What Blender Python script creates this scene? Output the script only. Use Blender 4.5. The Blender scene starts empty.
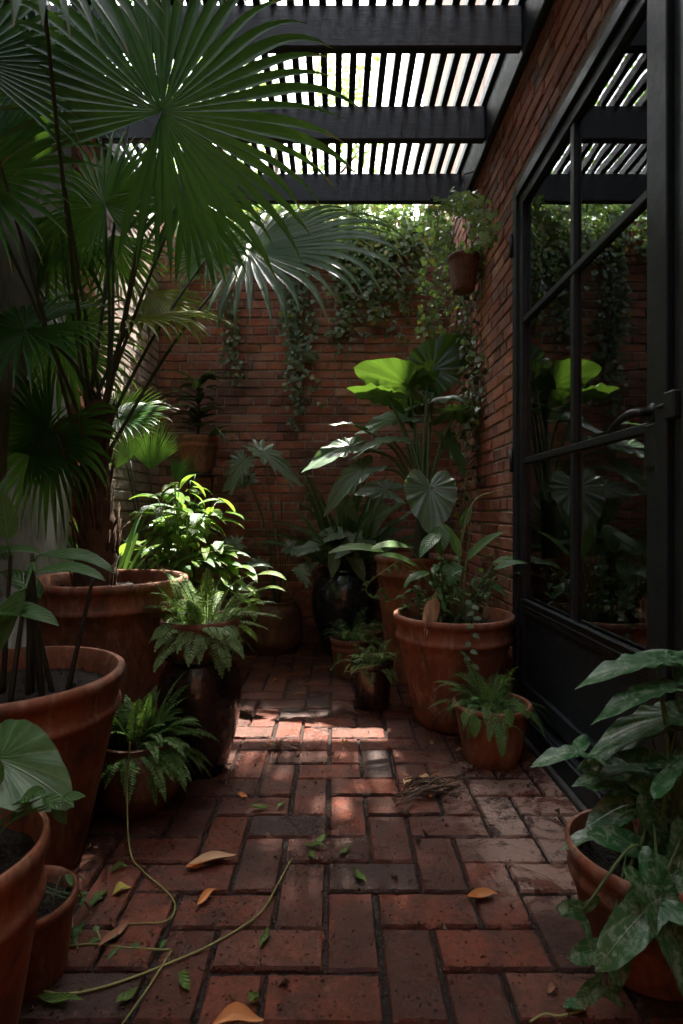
import bpy, math, random
from mathutils import Vector, noise
random.seed(11)
C = bpy.context.scene
COL = C.collection
PI = math.pi
V = Vector
# ------------------------------------------------------------------ camera
F = 565.0                      # focal length in pixels of the 683x1024 picture
cam = bpy.data.cameras.new('camera')
camo = bpy.data.objects.new('camera', cam); COL.objects.link(camo)
camo.location = (0, 0, 1.0); camo.rotation_euler = (PI/2, 0, 0)
cam.sensor_fit = 'VERTICAL'; cam.sensor_height = 36; cam.lens = 36*F/1024
cam.shift_x = 6.5/1024; cam.clip_start = .02; cam.clip_end = 400
cam.dof.use_dof = True; cam.dof.focus_distance = 2.9; cam.dof.aperture_fstop = 6.3
C.camera = camo
C.render.resolution_x = 683; C.render.resolution_y = 1024
# ------------------------------------------------------------------ light
SUNV = V((.10, .43, 1)).normalized()           # towards the sun
el = math.asin(SUNV.z)
w = bpy.data.worlds.new('World'); C.world = w; w.use_nodes = True
nt = w.node_tree; nt.nodes.clear()
sky = nt.nodes.new('ShaderNodeTexSky'); sky.sky_type = 'NISHITA'; sky.sun_disc = False
sky.sun_elevation = el; sky.sun_rotation = math.atan2(SUNV.x, SUNV.y)
sky.air_density = 1.0; sky.dust_density = 4.0; sky.ozone_density = .6
bg = nt.nodes.new('ShaderNodeBackground'); bg.inputs[1].default_value = .15
wo = nt.nodes.new('ShaderNodeOutputWorld')
hs = nt.nodes.new('ShaderNodeHueSaturation'); hs.inputs['Saturation'].default_value = .35
nt.links.new(sky.outputs[0], hs.inputs['Color']); nt.links.new(hs.outputs[0], bg.inputs[0]); nt.links.new(bg.outputs[0], wo.inputs[0])
sl = bpy.data.lights.new('sun', 'SUN'); sl.energy = 2.9; sl.angle = math.radians(.9); sl.color = (1, .93, .82)
so = bpy.data.objects.new('sun', sl); COL.objects.link(so)
so.rotation_euler = SUNV.to_track_quat('Z', 'Y').to_euler(); so.location = (2, 5, 9)
C.view_settings.view_transform = 'Standard'; C.view_settings.look = 'None'
C.view_settings.gamma = 1; C.view_settings.exposure = 3.42
try:
    C.cycles.use_denoising = True; C.cycles.denoiser = 'OPENIMAGEDENOISE'
except Exception: pass
C.cycles.max_bounces = 7; C.cycles.diffuse_bounces = 4; C.cycles.glossy_bounces = 4
C.cycles.transmission_bounces = 5; C.cycles.transparent_max_bounces = 12
C.cycles.caustics_reflective = False; C.cycles.caustics_refractive = False
C.cycles.sample_clamp_indirect = 4

# ------------------------------------------------------------------ layout numbers
WR, WL, WB = .88, -1.35, 4.31       # right, left and back wall planes
TOPB = 3.16                         # top of the back wall
BEAMZ, BEAMT = 3.057, 3.245           # pergola beam bottom and top
def W(px, py, s):                   # a place seen at pixel (px, py), at the scale s pixels per metre
    return V(((px-335)/s, F/s, 1-(py-512)/s))
def G(px, py, z=0.006):             # a place on the ground
    s = (py-512)/(1-z); return V(((px-335)/s, F/s, z))
def rnd(a, b): return random.uniform(a, b)

# ------------------------------------------------------------------ objects
def tag(o, label=None, cat=None, group=None, kind=None):
    if label: o['label'] = label
    if cat: o['category'] = cat
    if group: o['group'] = group
    if kind: o['kind'] = kind
    return o
ORG = {}
def thing(name, label, cat, loc=(0, 0, 0), group=None):
    o = bpy.data.objects.new(name, None); COL.objects.link(o); o.location = loc
    o.empty_display_size = .1; ORG[o.name] = V(loc)
    return tag(o, label, cat, group)
class MB:
    def __init__(s): s.v = []; s.f = []; s.lc = []
    def add(s, vs, fs, lc=None):
        b = len(s.v); s.v += [tuple(x) for x in vs]; s.f += [tuple(b+i for i in f) for f in fs]
        s.lc += lc if lc else [(0.0, 1.0, 0.0)]*len(vs)
    def box(s, a, b, bev=0, rot=None):
        a = V(a); b = V(b); x0, y0, z0 = min(a.x, b.x), min(a.y, b.y), min(a.z, b.z)
        x1, y1, z1 = max(a.x, b.x), max(a.y, b.y), max(a.z, b.z)
        if not bev:
            vs = [(x, y, z) for z in (z0, z1) for y in (y0, y1) for x in (x0, x1)]
            s.add(vs, [(0, 2, 3, 1), (4, 5, 7, 6), (0, 1, 5, 4), (2, 6, 7, 3), (0, 4, 6, 2), (1, 3, 7, 5)]); return
        vs = []; idx = {}
        for ix, (X, dx) in enumerate(((x0, bev), (x1, -bev))):
            for iy, (Y, dy) in enumerate(((y0, bev), (y1, -bev))):
                for iz, (Z, dz) in enumerate(((z0, bev), (z1, -bev))):
                    for ax in range(3):
                        p = [X+dx, Y+dy, Z+dz]; p[ax] = (X, Y, Z)[ax]
                        idx[ix, iy, iz, ax] = len(vs); vs.append(tuple(p))
        fs = []
        for k in (0, 1):
            fs.append([idx[k, a_, b_, 0] for a_, b_ in ((0, 0), (1, 0), (1, 1), (0, 1))][::(1 if k else -1)])
            fs.append([idx[b_, k, a_, 1] for a_, b_ in ((0, 0), (1, 0), (1, 1), (0, 1))][::(1 if k else -1)])
            fs.append([idx[a_, b_, k, 2] for a_, b_ in ((0, 0), (1, 0), (1, 1), (0, 1))][::(1 if k else -1)])
        for i in (0, 1):
            for j in (0, 1):
                fs.append([idx[i, j, 0, 0], idx[i, j, 1, 0], idx[i, j, 1, 1], idx[i, j, 0, 1]])
                fs.append([idx[0, i, j, 1], idx[1, i, j, 1], idx[1, i, j, 2], idx[0, i, j, 2]])
                fs.append([idx[i, 0, j, 0], idx[i, 1, j, 0], idx[i, 1, j, 2], idx[i, 0, j, 2]])
                for k in (0, 1): fs.append([idx[i, j, k, 0], idx[i, j, k, 1], idx[i, j, k, 2]])
        s.add(vs, fs)
    def tube(s, pts, rad, n=6, cap=True):
        pts = [V(p) for p in pts]; m = len(pts)
        if not hasattr(rad, '__len__'): rad = [rad]*m
        up = V((0, 0, 1)); vs = []; fs = []
        t0 = (pts[1]-pts[0]).normalized(); x = t0.orthogonal().normalized()
        for i, p in enumerate(pts):
            t = (pts[min(i+1, m-1)]-pts[max(i-1, 0)])
            t = t.normalized() if t.length > 1e-9 else t0
            x = (x - t*x.dot(t)); x = x.normalized() if x.length > 1e-6 else t.orthogonal().normalized()
            y = t.cross(x)
            for k in range(n):
                a = 2*PI*k/n; vs.append(p + (x*math.cos(a)+y*math.sin(a))*rad[i])
        for i in range(m-1):
            for k in range(n):
                fs.append((i*n+k, i*n+(k+1) % n, (i+1)*n+(k+1) % n, (i+1)*n+k))
        if cap: fs.append(tuple(range(n))[::-1]); fs.append(tuple((m-1)*n+k for k in range(n)))
        s.add(vs, fs)
    def lathe(s, c, prof, n=48, wob=0, seed=0):
        c = V(c); vs = []; fs = []; m = len(prof)
        for j, (r, z) in enumerate(prof):
            for k in range(n):
                a = 2*PI*k/n
                q = 1+wob*noise.noise(V((math.cos(a)*1.2+seed, math.sin(a)*1.2, z*4)))
                vs.append((c.x+r*q*math.cos(a), c.y+r*q*math.sin(a), c.z+z))
        for j in range(m-1):
            for k in range(n):
                fs.append((j*n+k, j*n+(k+1) % n, (j+1)*n+(k+1) % n, (j+1)*n+k))
        s.add(vs, fs)
    def build(s, name, mat, parent=None, smooth=True, org=None, label=None):
        if org is None:
            org = ORG[parent.name] if parent else V((0, 0, 0))
        org = V(org)
        me = bpy.data.meshes.new(name)
        me.from_pydata([(x-org.x, y-org.y, z-org.z) for x, y, z in s.v], [], s.f)
        at = me.attributes.new('lc', 'FLOAT_VECTOR', 'POINT')
        at.data.foreach_set('vector', [c for t in s.lc for c in t])
        me.materials.append(mat)
        if smooth: me.polygons.foreach_set('use_smooth', [True]*len(me.polygons))
        me.update()
        o = bpy.data.objects.new(name, me); COL.objects.link(o)
        if parent:
            o.parent = parent; o.location = org-ORG[parent.name]; ORG[o.name] = org
        else:
            o.location = org; ORG[o.name] = org
        if label: o['label'] = label
        return o
def sharp(o, ang=35):
    me = o.data
    try: me.set_sharp_from_angle(angle=math.radians(ang))
    except Exception: pass
    return o

# ------------------------------------------------------------------ materials
class Mat:
    def __init__(s, name):
        s.m = bpy.data.materials.new(name); s.m.use_nodes = True; s.t = s.m.node_tree
        s.p = s.t.nodes['Principled BSDF']; s.out = s.t.nodes['Material Output']
    def n(s, typ, **kw):
        o = s.t.nodes.new(typ)
        for k, v in kw.items():
            if k.startswith('i_'): o.inputs[k[2:].replace('_', ' ')].default_value = v
            else: setattr(o, k, v)
        return o
    def l(s, a, b): s.t.links.new(a, b)
    def co(s, scale=(1, 1, 1), obj=False):
        g = s.n('ShaderNodeNewGeometry') if not obj else s.n('ShaderNodeTexCoord')
        mp = s.n('ShaderNodeMapping'); mp.inputs['Scale'].default_value = scale
        s.l(g.outputs['Position' if not obj else 'Object'], mp.inputs[0]); return mp.outputs[0]
    def noise(s, co, scale, detail=4, rough=.6, dist=0):
        o = s.n('ShaderNodeTexNoise'); o.inputs['Scale'].default_value = scale; o.inputs['Detail'].default_value = detail
        o.inputs['Roughness'].default_value = rough; o.inputs['Distortion'].default_value = dist
        s.l(co, o.inputs['Vector']); return o.outputs['Fac']
    def ramp(s, fac, stops, inter='LINEAR'):
        o = s.n('ShaderNodeValToRGB'); e = o.color_ramp; e.interpolation = inter
        while len(e.elements) < len(stops): e.elements.new(.5)
        for el_, (p, c) in zip(e.elements, stops):
            el_.position = p; el_.color = (c, c, c, 1) if not hasattr(c, '__len__') else (*c, 1)
        s.l(fac, o.inputs[0]); return o.outputs[0]
    def mix(s, f, a, b, mode='MIX'):
        o = s.n('ShaderNodeMix', data_type='RGBA', blend_type=mode)
        for sock, val in ((o.inputs[0], f), (o.inputs[6], a), (o.inputs[7], b)):
            if isinstance(val, bpy.types.NodeSocket): s.l(val, sock)
            elif hasattr(val, '__len__'): sock.default_value = (*val, 1)
            else: sock.default_value = val
        return o.outputs[2]
    def math(s, op, a, b=0.0, c=0.0):
        o = s.n('ShaderNodeMath', operation=op)
        for i, val in enumerate((a, b, c)):
            if isinstance(val, bpy.types.NodeSocket): s.l(val, o.inputs[i])
            else: o.inputs[i].default_value = val
        return o.outputs[0]
    def bump(s, h, st=.4, d=.01):
        o = s.n('ShaderNodeBump'); o.inputs['Strength'].default_value = st; o.inputs['Distance'].default_value = d
        s.l(h, o.inputs['Height']); s.l(o.outputs[0], s.p.inputs['Normal']); return o.outputs[0]
    def base(s, c):
        if isinstance(c, bpy.types.NodeSocket): s.l(c, s.p.inputs['Base Color'])
        else: s.p.inputs['Base Color'].default_value = (*c, 1)
    def rough(s, c):
        if isinstance(c, bpy.types.NodeSocket): s.l(c, s.p.inputs['Roughness'])
        else: s.p.inputs['Roughness'].default_value = c

def m_wallbrick(name='wall_brick', soot=1.0, pale=0.0):
    M = Mat(name); co = M.co(); g = M.n('ShaderNodeNewGeometry')
    c = M.ramp(g.outputs['Random Per Island'], [(0, (.09, .045, .035)), (.15, (.20, .075, .045)), (.45, (.35, .105, .055)),
        (.7, (.46, .145, .072)), (.88, (.38, .15, .085)), (1, (.52, .26, .16))])
    n1 = M.noise(co, 55, 6, .7); c = M.mix(M.ramp(n1, [(.35, 0.0), (.75, .55)]), c, (.09, .04, .03))
    n3 = M.noise(co, 11, 7, .75, .6); c = M.mix(M.ramp(n3, [(.50, 0.0), (.66, .6)]), c, (.42, .33, .26)); n7 = M.noise(co, 2.6, 5, .7, .5); c = M.mix(M.ramp(n7, [(.48, 0.0), (.64, .5)]), c, (.50, .19, .08))
    n2 = M.noise(co, 1.7, 5, .6, .4); c = M.mix(M.ramp(n2, [(.47, 0.0), (.68, .6*soot)]), c, (.06, .045, .036))
    if pale: c = M.mix(M.ramp(M.noise(co, 5, 6, .7), [(.3, pale), (.62, pale*.35)]), c, (.62, .58, .53))
    M.base(c); M.rough(.86)
    M.bump(M.math('ADD', n1, M.math('MULTIPLY', n3, .6)), .7, .006); return M.m
def m_mortar(name='mortar', col=(.42, .37, .31)):
    M = Mat(name); co = M.co(); n1 = M.noise(co, 30, 5, .7)
    n2 = M.noise(co, 2.2, 4)
    c = M.mix(M.ramp(n2, [(.4, 0.0), (.65, .8)]), col, (.07, .06, .045)); c = M.mix(M.ramp(n1, [(.3, .5), (.7, 0.0)]), c, (.08, .065, .05))
    M.base(c); M.rough(.95); M.bump(n1, .8, .008); return M.m
def m_paver():
    M = Mat('paver_brick'); co = M.co(); g = M.n('ShaderNodeNewGeometry')
    c = M.ramp(g.outputs['Random Per Island'], [(0, (.034, .022, .020)), (.04, (.050, .026, .021)), (.07, (.085, .024, .014)), (.35, (.115, .026, .013)),
        (.6, (.165, .036, .016)), (.8, (.205, .047, .020)), (.93, (.13, .04, .024)), (1, (.19, .062, .036))])
    n1 = M.noise(co, 70, 6, .75); c = M.mix(M.ramp(n1, [(.42, 0.0), (.66, .8)]), c, (.05, .018, .012))
    n2 = M.noise(co, 6, 8, .75, .7); c = M.mix(M.ramp(n2, [(.42, 0.0), (.6, .8)]), c, (.04, .017, .011)); n6 = M.noise(co, 230, 3, .8); c = M.mix(M.ramp(n6, [(.60, 0.0), (.72, .6)]), c, (.34, .20, .14))
    vo = M.n('ShaderNodeTexVoronoi'); vo.inputs['Scale'].default_value = 62; M.l(co, vo.inputs['Vector'])
    pit = M.ramp(vo.outputs['Distance'], [(.10, 1.0), (.24, 0.0)]); pm = M.ramp(M.noise(co, 26, 4), [(.46, 0.0), (.56, 1.0)])
    pit = M.math('MULTIPLY', pit, pm); c = M.mix(M.math('MULTIPLY', pit, .85), c, (.012, .009, .008))
    # white lime bloom on the bricks along the door side
    sx = M.n('ShaderNodeSeparateXYZ'); M.l(co, sx.inputs[0])
    reg = M.math('MULTIPLY', M.ramp(sx.outputs['X'], [(.34, 0.0), (.50, 1.0)]), M.math('MULTIPLY', M.ramp(M.math('MULTIPLY', sx.outputs['Y'], .25), [(.345, 0.0), (.375, 1.0)]), M.ramp(M.math('MULTIPLY', sx.outputs['Y'], .25), [(.52, 1.0), (.62, 0.0)])))
    n4 = M.noise(co, 9, 7, .72, 1.3)
    lime = M.math('MULTIPLY', reg, M.ramp(n4, [(.44, 0.0), (.52, .6)])); c = M.mix(lime, c, (.46, .31, .25))
    n5 = M.noise(co, 13, 7, .75, 1.0); c = M.mix(M.ramp(n5, [(.60, 0.0), (.68, .35)]), c, (.34, .19, .13))
    moss = M.noise(co, 2.1, 6, .7); c = M.mix(M.ramp(moss, [(.62, 0.0), (.74, .3)]), c, (.035, .04, .018))
    M.base(c)
    wet = M.ramp(M.noise(co, 3.2, 5, .6, .3), [(.42, .14), (.58, .6)])
    M.rough(M.mix(.35, wet, M.ramp(n1, [(.3, .2), (.7, .8)])))
    M.p.inputs['Specular IOR Level'].default_value = .36
    h = M.math('SUBTRACT', M.math('ADD', M.math('MULTIPLY', n1, .9), M.math('ADD', M.math('MULTIPLY', n2, .9), M.math('MULTIPLY', n6, .4))), pit)
    M.bump(h, .9, .006); return M.m
def m_earth(name, a, b, scale=60):
    M = Mat(name); co = M.co(); n1 = M.noise(co, scale, 6, .8); vo = M.n('ShaderNodeTexVoronoi'); vo.inputs['Scale'].default_value = scale*1.5; M.l(co, vo.inputs['Vector'])
    M.base(M.mix(M.ramp(n1, [(.35, 0.0), (.7, 1.0)]), a, b)); M.rough(.9); M.bump(M.math('ADD', n1, vo.outputs['Distance']), 1, .012); return M.m
def m_terracotta(name, a=(.30, .10, .045), b=(.16, .055, .03), stain=.5, rough=.72):
    M = Mat(name); co = M.co(); tc = M.co((1, 1, .35)); n1 = M.noise(co, 4, 6, .65, .5); n2 = M.noise(co, 80, 5, .7); n3 = M.noise(tc, 9, 6, .7, .8)
    oi = M.n('ShaderNodeObjectInfo')
    c = M.mix(M.ramp(n1, [(.35, 0.0), (.65, 1.0)]), a, b)
    c = M.mix(M.ramp(n3, [(.48, 0.0), (.66, stain)]), c, (.06, .038, .027))
    n4 = M.noise(tc, 17, 7, .75, .6); c = M.mix(M.ramp(n4, [(.50, 0.0), (.66, min(.9, .5*stain*1.6))]), c, (.44, .29, .20)); ng = M.noise(M.co(), 5.5, 7, .75, .9); c = M.mix(M.ramp(ng, [(.53, 0.0), (.64, .6)]), c, (.05, .045, .025))
    c = M.mix(M.ramp(n2, [(.5, 0.0), (.8, .4)]), c, tuple(x*.45 for x in b))
    sc = M.n('ShaderNodeTexVoronoi'); sc.feature = 'DISTANCE_TO_EDGE'; sc.inputs['Scale'].default_value = 4.3; M.l(M.co((1, 1, .6)), sc.inputs['Vector'])
    M.base(c); M.rough(rough)
    M.bump(M.math('ADD', n2, M.math('MULTIPLY', n3, .8)), .35, .004); return M.m
def m_glaze(name, a, b, rough=.16):
    M = Mat(name); co = M.co((1, 1, .4)); n1 = M.noise(co, 6, 5, .6, .8); n2 = M.noise(M.co(), 40, 4)
    M.base(M.mix(M.ramp(n1, [(.4, 0.0), (.7, 1.0)]), a, b)); M.rough(M.ramp(n2, [(.3, rough), (.7, rough+.2)])); M.bump(n1, .2, .01)
    M.p.inputs['Coat Weight'].default_value = .5; M.p.inputs['Coat Roughness'].default_value = .1; return M.m
def m_paint(name, col, rough=.38, grain=0):
    M = Mat(name); co = M.co((1, 1, 1)) if not grain else M.co((2.2, 40, 40)); n1 = M.noise(co, 3 if grain else 14, 6, .7); n2 = M.noise(M.co(), 45, 5, .7)
    n3 = M.noise(M.co(), 5, 6, .7)
    c = M.mix(M.ramp(n1, [(.35, 0.0), (.75, .7)]), col, tuple(min(1, x*2.1+.006) for x in col))
    c = M.mix(M.ramp(n3, [(.58, 0.0), (.75, .35)]), c, (.10, .095, .085))
    M.base(c); M.rough(M.ramp(n2, [(.3, rough-.06), (.7, rough+.16)])); M.bump(n1 if grain else n2, .55 if grain else .12, .004 if grain else .002); return M.m
def m_render(name, a, b, c3):
    M = Mat(name); co = M.co((1, 1, .35)); n1 = M.noise(co, 3.5, 7, .7, .6); n2 = M.noise(co, 14, 7, .75, .5); n3 = M.noise(M.co(), 60, 5, .7)
    c = M.mix(M.ramp(n1, [(.38, 0.0), (.62, 1.0)]), a, b); c = M.mix(M.ramp(n2, [(.52, 0.0), (.66, .85)]), c, c3)
    M.base(c); M.rough(.9); M.bump(M.math('ADD', n2, M.math('MULTIPLY', n3, .4)), .6, .008); return M.m
def m_leaf(name, a, b, vein=(.25, .32, .16), vs=.4, trans=.3, rough=.38, blotch=None, yell=0.0, spec=.35):
    M = Mat(name); at = M.n('ShaderNodeAttribute', attribute_name='lc'); sx = M.n('ShaderNodeSeparateXYZ'); M.l(at.outputs['Vector'], sx.inputs[0])
    g = M.n('ShaderNodeNewGeometry'); co = M.co()
    c = M.mix(M.ramp(g.outputs['Random Per Island'], [(0, 0.0), (1, 1.0)]), a, b)
    n1 = M.noise(co, 26, 4); c = M.mix(M.ramp(n1, [(.3, 0.0), (.75, .45)]), c, tuple(x*.5 for x in a))
    if yell: c = M.mix(M.math('GREATER_THAN', g.outputs['Random Per Island'], 1-yell), c, (.36, .30, .05))
    fr = M.math('ABSOLUTE', M.math('SUBTRACT', M.math('FRACT', sx.outputs['X']), .5))
    lat = M.ramp(fr, [(.0, 1.0), (.16 if name.startswith('sunlit_ear') else .11, 0.0)]); mid = M.ramp(sx.outputs['Y'], [(.0, 1.0), (.07, 0.0)])
    if blotch:
        nb = M.noise(co, 55, 5, .7, .8); side = M.math('MULTIPLY', M.ramp(sx.outputs['Y'], [(.0, 1.0), (1.0, .55)]), M.ramp(nb, [(.48, 0.0), (.60, .5)]))
        c = M.mix(side, c, blotch)
    c = M.mix(M.math('MULTIPLY', M.math('MAXIMUM', M.math('MULTIPLY', lat, .65), mid), vs), c, vein)
    if name.startswith('palm'): c = M.mix(M.ramp(M.math('ADD', sx.outputs['Z'], M.math('MULTIPLY', g.outputs['Random Per Island'], .10)), [(.95, 0.0), (1.0, .85)]), c, (.20, .13, .05))
    M.base(c); M.rough(rough); M.p.inputs['Specular IOR Level'].default_value = spec
    h = M.math('ADD', M.math('MULTIPLY', fr, 1.6), M.math('ADD', M.math('MULTIPLY', mid, -.5), M.math('MULTIPLY', n1, .6)))
    nrm = M.bump(h, .5, .004)
    tr = M.n('ShaderNodeBsdfTranslucent'); M.l(M.mix(.75, c, (.20, .36, .03), 'MIX') if trans > .5 else M.mix(.45, c, (.25, .45, .04), 'MIX'), tr.inputs[0]); M.l(nrm, tr.inputs['Normal'])
    mx = M.n('ShaderNodeMixShader'); mx.inputs[0].default_value = min(trans, .5); M.l(M.p.outputs[0], mx.inputs[1]); M.l(tr.outputs[0], mx.inputs[2]); M.l(mx.outputs[0], M.out.inputs[0])
    return M.m
def m_plain(name, col, rough=.6, vary=.4):
    M = Mat(name); n1 = M.noise(M.co(), 30, 5, .7); g = M.n('ShaderNodeNewGeometry')
    c = M.mix(M.ramp(n1, [(.3, 0.0), (.7, vary)]), col, tuple(x*.4 for x in col)); c = M.mix(M.math('MULTIPLY', g.outputs['Random Per Island'], .35), c, tuple(min(1, x*1.7) for x in col))
    M.base(c); M.rough(rough); M.bump(n1, .4, .003); return M.m
def m_glass():
    M = Mat('pane_glass'); M.t.nodes.remove(M.p)
    fz = M.n('ShaderNodeFresnel'); fz.inputs[0].default_value = 2.0
    tr = M.n('ShaderNodeBsdfTransparent'); tr.inputs[0].default_value = (.62, .66, .66, 1)
    gl = M.n('ShaderNodeBsdfGlossy'); gl.inputs['Roughness'].default_value = .012; gl.inputs[0].default_value = (.93, .97, .98, 1)
    df = M.n('ShaderNodeBsdfDiffuse'); df.inputs[0].default_value = (.35, .34, .3, 1)
    co = M.co((1, 1, .5)); n1 = M.noise(co, 12, 6, .75)
    wv = M.noise(M.co(), 2.2, 2); b = M.n('ShaderNodeBump'); b.inputs['Strength'].default_value = .05; b.inputs['Distance'].default_value = .02; M.l(wv, b.inputs['Height']); M.l(b.outputs[0], gl.inputs['Normal'])
    m1 = M.n('ShaderNodeMixShader'); M.l(M.math('MULTIPLY', fz.outputs[0], 1.35), m1.inputs[0]); M.l(tr.outputs[0], m1.inputs[1]); M.l(gl.outputs[0], m1.inputs[2])
    m2 = M.n('ShaderNodeMixShader'); M.l(M.ramp(n1, [(.5, 0.0), (.75, .05)]), m2.inputs[0]); M.l(m1.outputs[0], m2.inputs[1]); M.l(df.outputs[0], m2.inputs[2]); M.l(m2.outputs[0], M.out.inputs[0]); return M.m

BR = m_wallbrick(); BRP = m_wallbrick('whitewashed_brick', .6, .95); MO = m_mortar(); MOP = m_mortar('pale_mortar', (.42, .39, .35)); PV = m_paver()
SAND = m_earth('joint_earth', (.008, .006, .005), (.028, .02, .015)); SOIL = m_earth('potting_soil', (.007, .005, .004), (.032, .019, .011), 80)
TC = m_terracotta('terracotta', stain=.75, a=(.36, .12, .055), b=(.19, .066, .037)); TCD = m_terracotta('dark_terracotta', (.20, .07, .04), (.11, .042, .028), .6); TCB = m_terracotta('brown_clay', (.22, .10, .06), (.12, .055, .036), .5, .42)
GLB = m_glaze('blue_black_glaze', (.006, .010, .016), (.02, .028, .036)); GLR = m_glaze('brown_glaze', (.010, .007, .006), (.045, .018, .010), .12)
BLK = m_paint('black_steel', (.009, .013, .0155), .38); TIM = m_paint('black_timber', (.010, .012, .0145), .5, 1)
DST = m_paint('dark_stone', (.035, .032, .03), .6)
REN = m_render('weathered_render', (.42, .27, .21), (.52, .42, .36), (.22, .09, .06)); REG = m_render('grey_render', (.17, .17, .165), (.28, .28, .27), (.07, .07, .065))
INT = m_paint('interior_paint', (.05, .05, .05), .8)
PALM = m_leaf('palm_green', (.012, .085, .016), (.034, .145, .024), trans=.32, rough=.34, vs=.25, vein=(.08, .18, .04), spec=.32)
PALMY = m_leaf('palm_yellowing', (.14, .20, .03), (.36, .33, .05), trans=.45, rough=.4, vs=.2)
PALMP = m_leaf('palm_grey_green', (.035, .11, .04), (.075, .16, .065), trans=.3, rough=.3, vs=.25)
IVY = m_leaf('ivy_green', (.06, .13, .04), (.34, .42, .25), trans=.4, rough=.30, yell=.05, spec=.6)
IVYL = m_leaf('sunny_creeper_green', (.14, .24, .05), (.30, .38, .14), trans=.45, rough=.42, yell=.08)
FERN = m_leaf('fern_green', (.08, .19, .045), (.16, .30, .08), trans=.38, rough=.5, vs=.1)
FERNL = m_leaf('pale_fern_green', (.15, .26, .08), (.27, .38, .15), trans=.4, rough=.5, vs=.1)
BROAD = m_leaf('broad_leaf_green', (.04, .12, .032), (.09, .20, .06), trans=.3, rough=.32, vs=.5)
LIME = m_leaf('lime_leaf_green', (.10, .20, .03), (.20, .30, .06), trans=.6, rough=.35, vs=.35, vein=(.3, .4, .12))
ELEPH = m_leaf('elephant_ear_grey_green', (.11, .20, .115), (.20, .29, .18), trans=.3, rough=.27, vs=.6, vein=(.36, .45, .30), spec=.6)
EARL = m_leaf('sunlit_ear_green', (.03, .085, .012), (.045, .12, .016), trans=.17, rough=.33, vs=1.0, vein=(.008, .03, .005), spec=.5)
SYNG = m_leaf('marbled_green', (.018, .095, .026), (.03, .13, .036), trans=.2, rough=.33, vs=.55, vein=(.18, .3, .16), blotch=(.50, .60, .46), spec=.45)
DARKL = m_leaf('dark_maroon_leaf', (.03, .026, .022), (.05, .06, .04), trans=.2, rough=.3)
STEM = m_plain('green_stem', (.07, .12, .035)); STEMD = m_plain('dark_stem', (.028, .03, .016)); STEMP = m_plain('palm_stalk', (.035, .05, .022), .45); FIB = m_plain('palm_fibre', (.085, .048, .028), .9, .8); VINE = m_plain('yellow_green_vine', (.22, .22, .07)); TWIG = m_plain('dead_twig', (.09, .06, .04), .8)
DRY = m_plain('dry_leaf_tan', (.50, .31, .17), .6); DRYO = m_plain('dry_leaf_orange', (.45, .17, .04), .6); DRYB = m_plain('dry_leaf_brown', (.22, .10, .05), .7)
FRESH = m_leaf('fallen_green_leaf', (.10, .20, .04), (.16, .26, .07), trans=.3, rough=.5); FRY = m_leaf('fallen_yellow_leaf', (.42, .34, .06), (.46, .38, .09), trans=.3, rough=.5)

# ------------------------------------------------------------------ ground: herringbone brick paving
g = MB(); U = .1265; J = .0055
def paver(i0, j0, i1, j1):
    x0 = .104+U*i0+J; x1 = .104+U*i1-J; y0 = 1.354+U*j0+J; y1 = 1.354+U*j1-J
    if x1 < WL or x0 > .815 or y1 < -1.5 or y0 > WB: return
    x0 = max(x0, WL); x1 = min(x1, .815); y1 = min(y1, WB-.004)
    if x1-x0 < .02 or y1-y0 < .02: return
    dz = rnd(-.0025, .0025); tx = rnd(-.012, .012); ty = rnd(-.012, .012); cx, cy = (x0+x1)/2, (y0+y1)/2
    x0 += rnd(-.002, .002); x1 += rnd(-.002, .002); y0 += rnd(-.002, .002); y1 += rnd(-.002, .002)
    b = len(g.v); nx = max(2, round((x1-x0)/.012)); ny = max(2, round((y1-y0)/.012))
    vs = []; top = 0.004+dz; e = .0045
    # worn edge: outer ring low, next ring at the top
    xs = [x0, x0+e] + [x0+e+(x1-x0-2*e)*k/nx for k in range(1, nx)] + [x1-e, x1]
    ys = [y0, y0+e] + [y0+e+(y1-y0-2*e)*k/ny for k in range(1, ny)] + [y1-e, y1]
    for yi, y in enumerate(ys):
        for xi, x in enumerate(xs):
            edge = xi in (0, len(xs)-1) or yi in (0, len(ys)-1)
            ch = .009*noise.noise(V((x*55, y*55, 3)))
            z = top + (x-cx)*tx + (y-cy)*ty + .0016*noise.noise(V((x*25, y*25, 0))) - .0035*max(0, noise.noise(V((x*40, y*40, 5)))-.25)*(3 if min(x-x0, x1-x, y-y0, y1-y) < .02 else .6)
            X, Y = x, y
            if edge: z -= .006; X += ch*.5; Y += ch*.5
            vs.append((X, Y, z))
    w_ = len(xs); fs = [(r*w_+c, r*w_+c+1, (r+1)*w_+c+1, (r+1)*w_+c) for r in range(len(ys)-1) for c in range(w_-1)]
    # skirt
    loop = [c for c in range(w_)] + [r*w_+w_-1 for r in range(1, len(ys))] + [(len(ys)-1)*w_+c for c in range(w_-2, -1, -1)] + [r*w_ for r in range(len(ys)-2, 0, -1)]
    n0 = len(vs); vs += [(vs[k][0], vs[k][1], -.03) for k in loop]
    fs += [(loop[(k+1) % len(loop)], loop[k], n0+k, n0+(k+1) % len(loop)) for k in range(len(loop))]
    g.add(vs, fs)
for j in range(-24, 26):
    for i in range(-14, 8):
        q = (i+j) % 4
        if q == 0: paver(i, j, i+2, j+1)
        elif q == 2: paver(i, j, i+1, j+2)
o = g.build('brick_paving', PV, smooth=False); tag(o, kind='structure'); sharp(o)
g = MB()
nx, ny = 90, 220
vs = []; 
for r in range(ny+1):
    for c in range(nx+1):
        x = WL-.1+(WR+.1-WL)*c/nx; y = -1.6+(WB+1.7)*r/ny
        vs.append((x, y, -.007+.0035*noise.noise(V((x*30, y*30, 0)))))
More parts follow.
